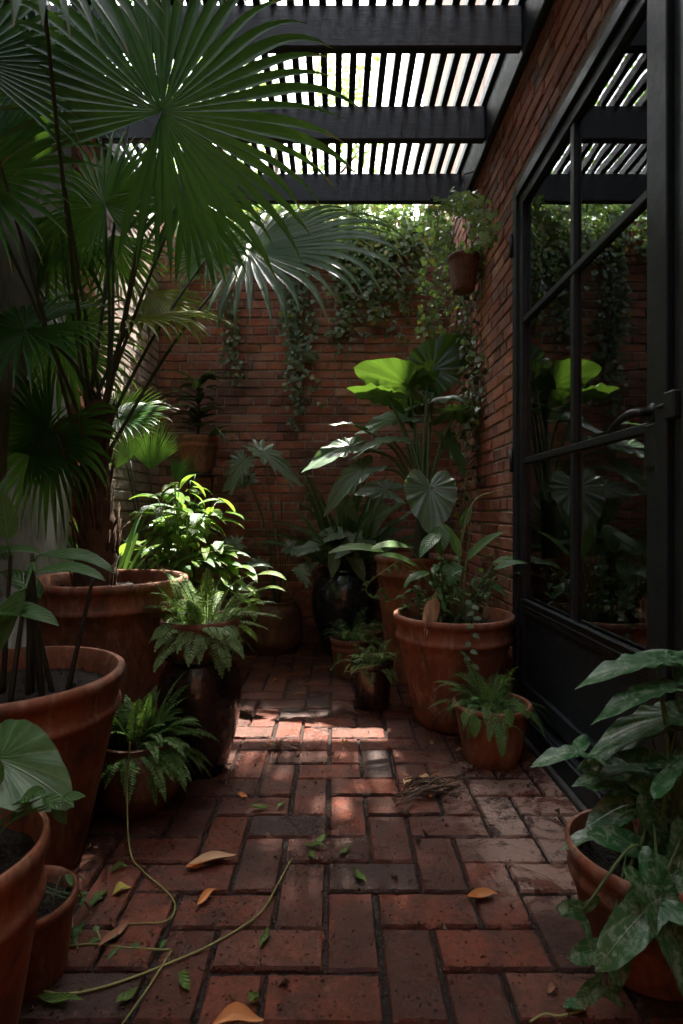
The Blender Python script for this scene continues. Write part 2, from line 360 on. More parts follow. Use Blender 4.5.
g.add(vs, [(r*(nx+1)+c, r*(nx+1)+c+1, (r+1)*(nx+1)+c+1, (r+1)*(nx+1)+c) for r in range(ny) for c in range(nx)])
tag(g.build('joint_earth', SAND), kind='structure')
g = MB(); g.box((-60, -60, -.14), (60, 60, -.05)); tag(g.build('ground', m_earth('far_ground', (.05, .045, .03), (.09, .08, .06), 3), smooth=False), kind='structure')

# ------------------------------------------------------------------ brick walls (real bricks, raked mortar)
BH, BL = .067, .225
def bricks(mb, org, du, dn, u0, u1, z0, z1, holes=(), jit=.004, seed=0, hbond=True):
    """du along the wall, dn out of the wall"""
    org = V(org); du = V(du); dn = V(dn); rs = random.Random(seed)
    k0 = math.floor(z0/BH); k = k0
    while k*BH < z1-.01:
        za = max(k*BH+.0055, z0); zb = min((k+1)*BH-.0055, z1); header = (k % 4 == 3)
        L = BL/2 if header else BL; u = math.floor(u0/L)*L - (L/2 if k % 2 else 0)
        while u < u1:
            a = max(u+.0055, u0); b = min(u+L-.0055, u1); u += L
            if b-a < .02 or zb-za < .015: continue
            segs = [(a, b)]
            for (ha, hb, hz0, hz1) in holes:
                if zb > hz0 and za < hz1:
                    ns = []
                    for (p, q) in segs:
                        if q <= ha or p >= hb: ns.append((p, q)); continue
                        if p < ha-.02: ns.append((p, ha))
                        if q > hb+.02: ns.append((hb, q))
                    segs = ns
            for (p, q) in segs:
                d = rs.uniform(-jit, jit); e = .004
                j = [rs.uniform(-.002, .002) for _ in range(8)]
                tl = rs.uniform(-.002, .002)
                bk = [(p, za), (q, za), (q, zb), (p, zb)]; ft = [(p+e+j[0], za+e+j[1]*.6), (q-e+j[2], za+e+j[3]*.6), (q-e+j[4], zb-e+j[5]*.6), (p+e+j[6], zb-e+j[7]*.6)]
                vs = [org+du*uu+V((0, 0, zz))-dn*.012 for uu, zz in bk] + [org+du*uu+V((0, 0, zz))+dn*(.003+d) for uu, zz in bk] + [org+du*uu+V((0, 0, zz))+dn*(.008+d+(tl if n_ % 2 else -tl)) for n_, (uu, zz) in enumerate(ft)]
                fs = [(8, 9, 10, 11)] + [(m, (m+1) % 4, 4+(m+1) % 4, 4+m) for m in range(4)] + [(4+m, 4+(m+1) % 4, 8+(m+1) % 4, 8+m) for m in range(4)]
                mb.add(vs, fs)
        k += 1
# back wall
t = thing('brick_wall', 'weathered red brick wall closing the far end of the courtyard, hung with creepers', 'wall', ((WL+WR)/2, WB+.1, 0))
g = MB(); bricks(g, (0, WB, 0), (1, 0, 0), (0, -1, 0), WL-.1, WR+.02, 0, TOPB, seed=3, jit=.005); g.build('brickwork', BR, t, smooth=False)
g = MB(); g.box((WL-.2, WB, -.02), (WR+.2, WB+.22, TOPB-.005)); g.build('mortar', MO, t, smooth=False)
g = MB()
x = WL-.2
while x < WR+.02:
    g.box((x+.004, WB-.02+rnd(-.004, .004), TOPB+.002), (x+.068, WB+.24, TOPB+.062+rnd(-.003, .003)), .005); x += .075
g.build('coping', BR, t, smooth=False)
# right wall (house side) with the door opening
DY0, DY1, DZ = 1.36, 2.765, 2.56
t = thing('house_wall', 'red brick side wall of the house around and above the black glazed door', 'wall', (WR+.1, 2, 0))
holes = [(DY0, DY1, -1, DZ)]
g = MB(); bricks(g, (WR, 0, 0), (0, 1, 0), (-1, 0, 0), -1.5, WB+.0, 0, 3.34, holes, seed=5); g.build('brickwork', BR, t, smooth=False)
g = MB()
g.box((WR, -1.6, -.02), (WR+.2, DY0-.001, 3.34)); g.box((WR, DY1+.001, -.02), (WR+.2, WB+.2, 3.34)); g.box((WR, DY0, DZ+.001), (WR+.2, DY1, 3.34)); g.build('mortar', MO, t, smooth=False)
g = MB(); g.box((WR+.02, -1.6, 3.343), (WR+.2, 5.75, 6.4)); g.build('upper_render', REN, t, smooth=False)
g = MB(); g.box((WR+.205, -1.6, 3.0), (WR+3, -1.4, 6.4)); g.box((WR+.205, 5.55, 0), (WR+3, 5.75, 6.4)); g.box((WR+.0, -1.6, 6.403), (WR+3, 5.75, 6.5)); g.build('house_side', REN, t, smooth=False)
# dark room behind the door
g = MB(); X0, X1 = WR+.205, WR+2.6
g.box((X0, .2, -.04), (X1, 4.0, -.003)); g.box((X0, .2, 2.7), (X1, 4.0, 2.75)); g.box((X1+.002, .2, -.04), (X1+.05, 4.0, 2.75)); g.box((X0, .15, -.04), (X1+.05, .197, 2.75)); g.box((X0, 4.003, -.04), (X1+.05, 4.05, 2.75))
tag(g.build('room', INT, smooth=False), kind='structure')
# left wall: whitewashed brick far, brick pier, grey render near
t = thing('garden_wall', 'grey and whitewashed courtyard wall with a bare brick pier behind the tall palm', 'wall', (WL-.1, 2, 0))
g = MB(); bricks(g, (WL, 0, 0), (0, 1, 0), (1, 0, 0), 3.12, WB, 0, TOPB, seed=8); g.build('whitewashed_brickwork', BRP, t, smooth=False)
g = MB(); bricks(g, (WL+.03, 0, 0), (0, 1, 0), (1, 0, 0), 2.88, 3.10, 0, TOPB, seed=9); g.box((WL, 2.875, 0), (WL+.022, 3.105, TOPB)); g.build('brick_pier', BR, t, smooth=False)
g = MB(); g.box((WL-.2, -1.6, -.02), (WL-.001, WB+.0, TOPB)); g.build('mortar', MOP, t, smooth=False)
g = MB(); g.box((WL+.002, -1.6, 0), (WL+.012, 2.87, TOPB)); g.build('grey_render', REG, t, smooth=False)
# wall behind the camera
t = thing('rear_wall', 'plain brick wall behind the viewer closing the courtyard', 'wall', (0, -1.6, 0))
g = MB(); bricks(g, (0, -1.5, 0), (1, 0, 0), (0, 1, 0), WL, WR, 0, 3.3, seed=4); g.build('brickwork', BR, t, smooth=False)
g = MB(); g.box((WL-.2, -1.7, -.02), (WR+.2, -1.5, 4.6)); g.build('mortar', MO, t, smooth=False)

# ------------------------------------------------------------------ pergola
t = thing('pergola', 'black timber pergola roof of deep beams under narrow open slats', 'pergola', (0, 2, BEAMZ))
def woodbox(a, b, bev=.006):
    m = MB(); m.box(a, b, bev); return m
yb = 3.74
BY = [3.74-.622*k for k in range(9)]
for y in BY:
    woodbox((WL+.015, y, BEAMZ+rnd(-.003, .003)), (WR-.05, y+.045, BEAMT)).build('beam', TIM, t, smooth=False)
woodbox((WR-.048, -1.5, BEAMZ-.03), (WR-.01, 3.9, BEAMT+.02)).build('wall_plate', TIM, t, smooth=False)
woodbox((WL+.014, -1.5, BEAMZ+.02), (WL+.05, 3.735, BEAMZ+.16)).build('wall_plate', TIM, t, smooth=False)
x = WL+.03; k = 0
while x < WR-.05:
    m = MB(); xx = x+rnd(-.003, .003); m.box((xx, -1.48, BEAMT+.004), (xx+.034, 3.86+rnd(-.01, .01), BEAMT+.05+.004), .003)
    m.build('slat', TIM, t, smooth=False); x += .0735; k += 1

# ------------------------------------------------------------------ glazed door
def brd(mb, y0, y1, z0, z1, x0, x1, bev=.003): mb.box((x0, y0, z0), (x1, y1, z1), bev)
t = thing('glazed_door', 'tall black steel framed glass door in the brick house wall, six panes above a solid panel', 'door', (WR, 2.1, 0))
XF = WR-.012                     # face of the fixed frame
fr = MB()
brd(fr, DY1-.055, DY1, .10, DZ, XF, WR+.09); brd(fr, DY0+.16, DY1-.057, DZ-.05, DZ-.003, XF, WR+.09)
brd(fr, DY0+.10, DY0+.155, .10, DZ-.003, XF-.012, WR+.09); brd(fr, DY0+.03, DY0+.095, .10, DZ-.003, XF+.004, WR+.09); brd(fr, DY0, DY0+.028, .10, DZ, XF-.02, WR+.09)
fr.build('door_frame', BLK, t, smooth=False)
LY0, LY1 = DY0+.162, DY1-.059   # leaf
LX0, LX1 = WR+.002, WR+.05
lf = MB()
ST = .048
ga, gb = 1.60, LY1-ST            # glass span
brd(lf, LY0, ga, .12, DZ-.053, LX0, LX1); brd(lf, gb, LY1, .12, DZ-.053, LX0, LX1)
brd(lf, ga+.002, gb-.002, DZ-.105, DZ-.056, LX0+.001, LX1-.001)
brd(lf, ga+.002, gb-.002, .54, .585, LX0+.001, LX1-.001)
brd(lf, ga+.002, gb-.002, .12, .20, LX0+.001, LX1-.001)
lf.build('leaf_frame', BLK, t, smooth=False)
mu = MB(); ym = 2.115
zr = [(.587, 1.225), (1.255, 1.89), (1.92, DZ-.107)]
for z in (1.24, 1.905): brd(mu, ga+.002, gb-.002, z-.014, z+.014, LX0+.003, LX1-.005)
for (z0, z1) in zr: brd(mu, ym-.017, ym+.017, z0+.003, z1-.003, LX0+.005, LX1-.007)
mu.build('glazing_bars', BLK, t, smooth=False)
kp = MB(); brd(kp, ga+.002, gb-.002, .203, .537, LX0+.018, LX1-.01)
brd(kp, ga+.004, gb-.004, .528, .539, LX0+.004, LX0+.016, .002)
kp.build('kick_panel', BLK, t, smooth=False)
st = MB(); brd(st, ga, gb, .588, .597, LX0-.012, LX0+.012, .003); brd(st, ga, gb, .560, .566, LX0-.006, LX0+.0, .002); st.build('glazing_bead', BLK, t, smooth=False)
GLS = m_glass()
for (z0, z1) in zr:
    for (y0, y1) in ((ga+.004, ym-.019), (ym+.019, gb-.004)):
        m = MB(); m.box((LX0+.020, y0, z0+.001), (LX0+.024, y1, z1-.001)); m.build('pane', GLS, t, smooth=False)
hd = MB(); hz = 1.275; hy = 1.565
hd.lathe((0, 0, 0), [(0, 0), (.026, 0), (.027, .004), (.024, .008), (0, .009)], 20)
hd.v = [(LX0-.001-z, hy+x, hz+y) for x, y, z in hd.v]
hd.tube([(LX0-.004, hy, hz), (LX0-.03, hy, hz), (LX0-.045, hy, hz), (LX0-.052, hy+.012, hz), (LX0-.054, hy+.03, hz-.001), (LX0-.054, hy+.075, hz-.008), (LX0-.052, hy+.12, hz-.02), (LX0-.05, hy+.15, hz-.032)], [.011, .011, .011, .012, .012, .010, .009, .007], 12)
h_ = hd.build('door_handle', BLK, t)
hm = MB(); hm.box((LX0-.012, hy-.03, hz-.15), (LX0+.0005, hy+.028, hz-.032), .003); hm.build('lock_plate', BLK, t, smooth=False)
hk = MB(); hk.box((XF-.03, DY0+.04, hz-.04), (XF+.003, DY0+.085, hz+.03), .004); hk.tube([(XF-.02, DY0+.09, hz+.0), (XF-.02, DY0+.125, hz+.0)], .006, 8); hk.build('latch_keeper', BLK, t, smooth=False)
for z in (.42, 1.25, 2.30):
    m = MB(); m.tube([(XF-.006, DY1-.002, z-.055), (XF-.006, DY1-.002, z+.055)], .009, 10); m.build('hinge', BLK, t)
sl_ = MB(); brd(sl_, DY0-.02, DY1+.02, .0, .085, WR-.035, WR+.2); sl_.tube([(WR-.035, DY0, .088), (WR-.035, DY1, .088)], .005, 8); sl_.box((WR-.022, DY0, .0875), (WR-.012, DY1, .098), .002); sl_.build('door_sill', BLK, t, smooth=False)
g = MB(); g.box((.82, -1.5, -.05), (WR-.037, WB-.02, .012), .004); tag(g.build('kerb_strip', DST, smooth=False), kind='structure')

# ------------------------------------------------------------------ pots
def pot_profile(kind, R, H, rb):
    if kind == 'classic':      # rolled lip, collar, bead, tapering body
        ch = min(.16*H+.03, .11)
        r1 = R*.925
        def body(z): return rb+(r1-rb)*(z/(H-ch))**.92
        p = [(0, .0), (rb*.9, .0), (rb, .008)] + [(body((H-ch)*k/8), (H-ch)*k/8) for k in range(1, 8)]
        p += [(r1, H-ch-.012), (R*.955, H-ch-.006), (R*.965, H-ch+.004), (R*.955, H-ch+.014), (R*.94, H-ch+.02), (R*.95, H-.045), (R*.965, H-.036), (R*.995, H-.028), (R, H-.015), (R*.992, H-.004), (R*.97, H), (R*.935, H-.001), (R*.915, H-.012), (R*.89, H-.05), (R*.86, H-.12*min(1, H*2))]
        return p
    if kind == 'belly':
        p = [(0, 0), (rb, 0), (rb+.008, .006)]
        for k in range(1, 13):
            u = k/12; r = rb+(R-rb)*math.sin(PI*(.08+.60*u))**.8 if u < .7 else None
            a = u*PI; r = rb*(1-u)+R*.80*u + (R*.36)*math.sin(a)**.9
            p.append((min(r, R), H*.94*u))
        p += [(R*.80, H*.955), (R*.86, H*.97), (R*.87, H*.99), (R*.83, H), (R*.77, H*.99), (R*.74, H*.95), (R*.76, H*.85)]
        return p
    if kind == 'jar':
        ctrl = [(0, rb), (.15, rb*1.18), (.35, R*.88), (.55, R*.985), (.7, R), (.82, R*.95), (.9, R*.82), (.94, R*.76), (.965, R*.80), (.985, R*.84), (1, R*.82)]
        p = [(0, 0)] + [(r, H*u) for u, r in ctrl] + [(R*.76, H*.995), (R*.72, H*.96), (R*.74, H*.88)]
        return p
    if kind == 'low':          # simple small pot with rolled lip
        p = [(0, 0), (rb, 0), (rb*1.03, .006)] + [(rb+(R*.92-rb)*(k/8)**.75, (H-.03)*k/8) for k in range(1, 9)]
        p += [(R*.97, H-.026), (R, H-.016), (R*.99, H-.004), (R*.95, H), (R*.90, H-.004), (R*.88, H-.02), (R*.86, H-.06)]
        return p
def add_pot(t, X, Y, z0, R, H, rb, kind, mat, soil=.05, seed=0):
    g = MB(); g.lathe((X, Y, z0), pot_profile(kind, R, H, rb), 64, .006, seed); o = g.build('pot', mat, t); sharp(o, 50)
    # soil: a bumpy disc below the rim
    rr = {'classic': .89, 'belly': .75, 'jar': .73, 'low': .87}[kind]*R; zs = z0+H-soil; vs = [(X, Y, zs+.006)]; fs = []; n = 40; rings = 7
    for q in range(1, rings+1):
        for k in range(n):
            a = 2*PI*k/n; r = rr*q/rings
            vs.append((X+r*math.cos(a), Y+r*math.sin(a), zs+.012*noise.noise(V((r*math.cos(a)*14+seed, r*math.sin(a)*14, 0)))+.008*(1-q/rings)))
    for k in range(n): fs.append((0, 1+k, 1+(k+1) % n))
    for q in range(rings-1):
        for k in range(n): fs.append((1+q*n+k, 1+(q+1)*n+k, 1+(q+1)*n+(k+1) % n, 1+q*n+(k+1) % n))
    g = MB(); g.add(vs, fs)
    for _ in range(int(60*R/.3)):
        a = rnd(0, 2*PI); r = rr*.95*math.sqrt(random.random()); c = V((X+r*math.cos(a), Y+r*math.sin(a), zs+rnd(.002, .012))); s_ = rnd(.004, .012)
        ax = [V((rnd(-1, 1), rnd(-1, 1), rnd(-.4, .4))).normalized()*s_ for _ in range(3)]
        g.add([c+ax[0], c-ax[0], c+ax[1], c+ax[2]+V((0, 0, s_*.5))], [(0, 1, 2), (0, 1, 3), (1, 2, 3), (0, 2, 3)])
    g.build('soil', SOIL, o, org=ORG[t.name])
    return o

# ------------------------------------------------------------------ foliage builders
DN = V((0, 0, -1))
def frame(T, N):
    T = V(T).normalized(); N = V(N); N = (N-T*N.dot(T)); N = N.normalized() if N.length > 1e-5 else T.orthogonal().normalized()
    return T, T.cross(N).normalized(), N
def prof_ovate(t): return max(0, math.sin(PI*min(1, t**.72)))**.85
def prof_lance(t): return max(0, math.sin(PI*min(1, t**.85)))**1.15
def prof_strap(t): return min(1, t*6+.35)*max(0, 1-t**3.2)**.9
def blade(mb, A, T, N, L, Wd, prof=prof_ovate, droop=.15, fold=.25, nseg=8, wave=0.0, nv=8, across=2, twist=0):
    A = V(A); T, R, N = frame(T, N); vs = []; lc = []; fs = []
    cols = [-1, 0, 1] if across == 1 else [-1, -.5, 0, .5, 1]; ph = rnd(0, 6)
    c = A.copy(); m = len(cols); d = T.copy(); step = L/nseg
    for k in range(nseg+1):
        t = k/nseg; w_ = Wd/2*prof(t)+.0004
        Nn = (N - d*N.dot(d)).normalized(); Rr = d.cross(Nn)
        if twist: Rr = Rr*math.cos(twist*t)+Nn*math.sin(twist*t); Nn = Rr.cross(d)
        for v in cols:
            off = fold*abs(v)*w_ + wave*Wd*math.sin(t*13+ph+v*2)*abs(v)
            vs.append(c+Rr*(v*w_)+Nn*off); lc.append(((t*1.1-abs(v)*.28)*nv+.5, abs(v), t))
        c = c+d*step
        d = (d+DN*droop*(1.6*(k+1)/nseg)*2/nseg*1.0).normalized()
    for k in range(nseg):
        for j in range(m-1): fs.append((k*m+j, k*m+j+1, (k+1)*m+j+1, (k+1)*m+j))
    mb.add(vs, fs, lc); return c
HEART = [(0, 1), (12, .86), (30, .68), (50, .58), (75, .52), (100, .50), (125, .50), (145, .47), (160, .40), (172, .24), (180, .08)]
EAR = [(0, 1), (7, .92), (18, .75), (38, .58), (62, .48), (92, .44), (122, .46), (146, .52), (160, .45), (171, .22), (180, .06)]
ARROW = [(0, 1), (10, .80), (25, .58), (45, .42), (70, .32), (95, .30), (120, .36), (138, .50), (150, .56), (160, .44), (172, .2), (180, .06)]
TRI = [(0, 1), (10, .84), (22, .60), (38, .38), (60, .25), (85, .22), (103, .36), (117, .60), (127, .74), (137, .60), (150, .34), (168, .16), (180, .05)]
IVYO = [(0, 1), (14, .68), (32, .42), (48, .55), (60, .72), (74, .55), (95, .38), (115, .5), (135, .48), (155, .32), (180, .1)]
def outl(tab, a):
    a = abs(a)
    for (p, r), (q, s_) in zip(tab, tab[1:]):
        if a <= q: u = (a-p)/(q-p); u = u*u*(3-2*u)*.5+u*.5; return r+(s_-r)*u
    return tab[-1][1]
def rleaf(mb, A, T, N, L, tab=HEART, wid=1.0, droop=.2, fold=.15, rings=4, nang=44, wave=.03, nv=9, lobes=0, lobed=0.0, side=0.0):
    """leaf spread round its stalk joint A, tip along T, face along N"""
    A = V(A); T, R, N = frame(T, N); vs = [A]; lc = [(.5, 0, 0)]; fs = []; ph = rnd(0, 6)
    for q in range(1, rings+1):
        for k in range(nang):
            a = 360*(k/nang)-180; r = outl(tab, a)
            if lobes: r *= 1-lobed*(.5+.5*math.cos(math.radians(a)*lobes))*(1 if abs(a) < 165 else .3)
            rr = r*q/rings; x = rr*math.cos(math.radians(a)); y = rr*math.sin(math.radians(a))*wid
            rho = math.hypot(x, y)
            z = fold*abs(y) - .10*abs(y)*abs(y)*4*fold + wave*math.sin(math.radians(a)*11+ph)*(q/rings)**2*min(1, rho*2) + .018*math.cos(abs(a)/180*nv*2*PI)*min(1, rho*2)
            z -= side*y
            x2 = x; zz = z
            bend = droop*(max(0, x)**1.7)+droop*.7*(max(0, -x)**1.5)
            p = A + T*(x2*L)+R*(y*L)+N*(zz*L)+DN*(bend*L)
            vs.append(p); lc.append((abs(a)/180*nv, min(1, abs(y)*5), rho))
    for k in range(nang): fs.append((0, 1+k, 1+(k+1) % nang))
    for q in range(rings-1):
        for k in range(nang):
            fs.append((1+q*nang+k, 1+(q+1)*nang+k, 1+(q+1)*nang+(k+1) % nang, 1+q*nang+(k+1) % nang))
    mb.add(vs, fs, lc)
def curve(P, n=10):
    """Catmull-Rom through the points"""
    P = [V(p) for p in P]; Q = [P[0]*2-P[1]]+P+[P[-1]*2-P[-2]]; out = []
    for i in range(1, len(Q)-2):
        for k in range(n):
            t = k/n; a, b, c, d = Q[i-1], Q[i], Q[i+1], Q[i+2]
            out.append(.5*((2*b)+(c-a)*t+(2*a-5*b+4*c-d)*t*t+(3*b-a-3*c+d)*t**3))
    out.append(P[-1]); return out
def petiole(mb, a, b, r0, r1, sag=.0, bow=V((0, 0, 0)), n=10, sides=6):
    a = V(a); b = V(b); m = (a+b)/2+V(bow); pts = curve([a, a*.55+b*.45+V(bow)*.9, b], n//2+2)
    mb.tube(pts, [r0+(r1-r0)*k/(len(pts)-1) for k in range(len(pts))], sides); return pts
def fan(mb, hub, T, N, R, spread=165, n=40, split=.45, droop=.5, jitter=.16, width=1.0, stiff=.55, lenvar=.25):
    """fan palm leaf: pleated segments joined near the hub, free and drooping outside"""
    hub = V(hub); T, S, N = frame(T, N)
    for k in range(n):
        u = (k+.5)/n*2-1; a = math.radians(spread*u)+rnd(-.012, .012); da = math.radians(2*spread/n)
        Ls = R*(1-lenvar*abs(u)**1.6)*rnd(1-jitter, 1+jitter*.4)
        d = T*math.cos(a)+S*math.sin(a); side = -T*math.sin(a)+S*math.cos(a)
        nseg = 13; vs = []; lc = []; fs = []; c = hub.copy(); dd = d.copy(); dr = droop*rnd(.6, 1.45)
        spl = split*rnd(.85, 1.12)
        for q in range(nseg+1):
            t = q/nseg; r = Ls*t
            wj = math.tan(da/2)*Ls*t*1.03
            wm = math.tan(da/2)*Ls*spl*1.03
            w_ = wj if t < spl else wm*max(0, 1-((t-spl)/(1-spl))**1.5)
            w_ = max(w_*width, .0006); Nn = (N-dd*N.dot(dd)); Nn = Nn.normalized() if Nn.length > 1e-3 else N; sd = dd.cross(Nn)
            if sd.dot(side) < 0: sd = -sd
            pl = .45*w_
            vs += [c-sd*w_-Nn*pl*.0+Nn*pl, c-Nn*pl*.3, c+sd*w_+Nn*pl]; lc += [(.0, 1, t), (.0, 0.0, t), (.0, 1, t)]
            c = c+dd*(Ls/nseg)
            if t > stiff*.7: dd = (dd+DN*dr*(t-stiff*.7)*2.2/nseg*3).normalized()
        for q in range(nseg):
            for j in (0, 1): fs.append((q*3+j, q*3+j+1, q*3+j+4, q*3+j+3))
        mb.add(vs, fs, lc)
def pinnate(mb, A, az, L, rise, pairs, pl, pw, droop=1.0, bi=0, stem=None, tipt=.25, dirv=None):
    """a fern frond: arching midrib with paired leaflets (each again feathered when bi)"""
    d = V(dirv).normalized() if dirv is not None else V((math.cos(az)*math.cos(rise), math.sin(az)*math.cos(rise), math.sin(rise))); c = V(A); n = pairs
    sideh = d.cross(V((0, 0, 1))); sideh = sideh.normalized() if sideh.length > .05 else V((math.sin(az), -math.cos(az), 0)); pts = [c.copy()]
    for k in range(n):
        t = (k+1)/n; c = c+d*(L/n); d = (d+DN*droop*(.35+t)*1.6/n).normalized(); pts.append(c.copy())
        if t < .12: continue
        up = sideh.cross(d).normalized(); ln = pl*math.sin(PI*min(1, (t*.93+.08)**.8))**.7*rnd(.85, 1.1)
        if t > .97: ln *= .5
        for sg in (-1, 1):
            pd = (sideh*sg+d*.35+DN*.12+V((rnd(-.1, .1), rnd(-.1, .1), rnd(-.1, .1)))).normalized()
            if not bi:
                w_ = pw*rnd(.8, 1.1); f = pd.cross(up).normalized()*w_*.5; e = c+pd*ln; m = c+pd*ln*.45
                b = len(mb.v)
                mb.add([c, m-f+up*w_*.12, e+DN*ln*.12, m+f+up*w_*.12, c+pd*ln*.8-f*.6, c+pd*ln*.8+f*.6], [(0, 1, 4, 2), (0, 2, 5, 3)], [(0, 1, .5)]*6)
            else:
                q = c.copy(); pp = pd.copy(); nn = bi
                for j in range(nn):
                    tt = (j+1)/nn; q = q+pp*(ln/nn); pp = (pp+DN*.25/nn).normalized(); s2 = pp.cross(up).normalized(); lw = pw*(1.15-tt*.8)*rnd(.7, 1.2)
                    for s3 in (-1, 1):
                        e = q+(s2*s3+pp*.45+up*rnd(-.25, .25)).normalized()*lw; f = pp*lw*.42
                        mb.add([q, (q+e)/2-f, e, (q+e)/2+f], [(0, 1, 2, 3)], [(0, 1, .5)]*4)
    if stem is not None: stem.tube(pts, [.0022*(1-.7*i/len(pts))*max(1, L/.4) for i in range(len(pts))], 4)
def fern(t, X, Y, z, n, L, pairs, pl, pw, rise=(.3, 1.3), droop=1.2, bi=0, mat=None, az=None, spread=.04):
    f = MB(); s_ = MB()
    for k in range(n):
        a = rnd(*(az or (0, 2*PI))); Lk = L*rnd(.6, 1.1)
        pinnate(f, (X+math.cos(a)*rnd(0, spread), Y+math.sin(a)*rnd(0, spread), z), a, Lk, rnd(*rise), int(pairs*Lk/L)+4, pl*rnd(.8, 1.1), pw, droop*rnd(.7, 1.3), bi, s_)
    f.build('fronds', mat or FERN, t); s_.build('frond_stalks', STEM, t)
def leafdir(ang, back=0.0):
    """a direction seen in the picture at this angle (0 right, 90 up), back = away from the viewer"""
    a = math.radians(ang); return V((math.cos(a), back, math.sin(a)))

# ================================================================== plants
# --- tall fan palm, left
X, Y = -.95, 2.354
t = thing('potted_fan_palm', 'towering fan palm with a fibrous trunk in the tallest broad terracotta pot at left', 'potted plant', (X, Y, 0))
add_pot(t, X, Y, 0, .327, .73, .19, 'classic', TC, .06, 1)
tr = MB(); base = W(93, 580, 240); base = V((-1.0, 2.354, .66)); top = W(95, 470, 240)
pts = curve([base, base*.5+top*.5+V((.01, 0, 0)), top, W(100, 400, 242)], 12)
tr.tube(pts, [(.088-.045*(i/len(pts)))*(1+.06*math.sin(i*1.9)) for i in range(len(pts))], 16)
for i in range(150):
    k = random.random(); p = pts[int(k*(len(pts)-1))]; a = rnd(0, 2*PI); r = (.085-.04*k); q = p+V((math.cos(a)*r, math.sin(a)*r, 0))
    o_ = V((math.cos(a), math.sin(a), 0)); L = rnd(.05, .16)
    tr.tube([q-V((0, 0, L*.4)), q+o_*.008, q+o_*.02+V((0, 0, L*.6))], [.004, .005, .0015], 4)
tr.build('trunk', FIB, t)
fronds = [  # hub px, py, scale, direction in picture, back, normal, R, spread, n, droop, mat
    (162, 112, 300, 50, .12, (.02, -1, -.25), .72, 160, 46, .95, PALM),
    (-25, 175, 290, 20, -.1, (.1, -.8, .35), .55, 165, 54, .9, PALM),
    (58, 215, 225, 262, .1, (.1, -.8, .5), .46, 75, 22, .7, PALM),
    (20, 250, 215, 285, .1, (-.2, -.8, .4), .42, 100, 28, .7, PALM),
    (112, 235, 218, 285, .1, (-.1, -.8, .5), .40, 70, 20, .7, PALM),
    (208, 255, 215, 75, .35, (-.1, -.75, .8), .29, 168, 34, 1.5, PALMP),
    (248, 250, 212, 4, -.15, (0, -.72, .66), .82, 104, 30, 1.25, PALMP),
    (125, 318, 235, 3, .0, (0, -.5, 1), .50, 80, 22, 1.0, PALMY),
    (150, 292, 225, -40, .0, (.2, -.7, .6), .36, 70, 16, .8, PALMY),
    (25, 330, 270, 200, -.2, (.3, -.5, .8), .50, 165, 44, 1.0, PALM),
    (50, 430, 250, 235, .1, (.3, -.6, .7), .46, 150, 44, 1.3, PALM),
    (62, 335, 225, 300, .1, (-.2, -.6, .7), .42, 140, 40, 1.3, PALM),
    (30, 455, 250, 40, .2, (-.2, -.7, .5), .34, 120, 34, .9, PALM),
    (35, -85, 400, 285, -.2, (.1, -.5, .8), .42, 150, 30, .9, PALMP),
    (105, 205, 235, 110, .3, (.1, -.8, -.5), .42, 170, 44, .7, PALM),
    (50, 85, 260, 100, .2, (.1, -.8, -.6), .50, 165, 50, .6, PALM),
    (185, 190, 250, 300, .2, (-.1, -.6, .6), .40, 110, 26, .8, PALM),
    (118, 418, 205, 20, .3, (0, -.5, .9), .30, 150, 36, .9, PALMP),
    (-30, 60, 330, 120, -.1, (.2, -.8, .4), .50, 160, 44, .9, PALM),
    (150, -60, 215, 60, .1, (0, -1, -.5), .50, 170, 44, .5, PALM),
    (205, -70, 250, 270, -.1, (.1, -.6, .8), .36, 100, 22, .8, PALMP),
]
crown = W(98, 430, 240)
for i, (px, py, s_, ang, bk, N, R, sp, n, dr, mat) in enumerate(fronds):
    hub = W(px, py, s_); g = MB()
    fan(g, hub, leafdir(ang, bk), N, R, sp, n, .48, dr)
    fo = g.build('frond', mat, t)
    p = MB(); st_ = crown+V((rnd(-.03, .03), rnd(-.03, .03), rnd(-.25, .12)))
    petiole(p, st_, hub, .0085, .005, bow=V((-.02 if px < 100 else .02, 0, .06+.03*abs(px-95)/100)), sides=7)
    p.build('petiole', STEMP, fo, org=ORG[t.name])
d_ = MB()
for i in range(9):
    a = rnd(0, 2*PI); q = V((-1.0, 2.354, rnd(.75, 1.2))); e = q+V((math.cos(a)*rnd(.1, .25), math.sin(a)*.2, rnd(.1, .5)))
    petiole(d_, q, e, .008, .004)
d_.build('cut_leaf_stubs', FIB, t)

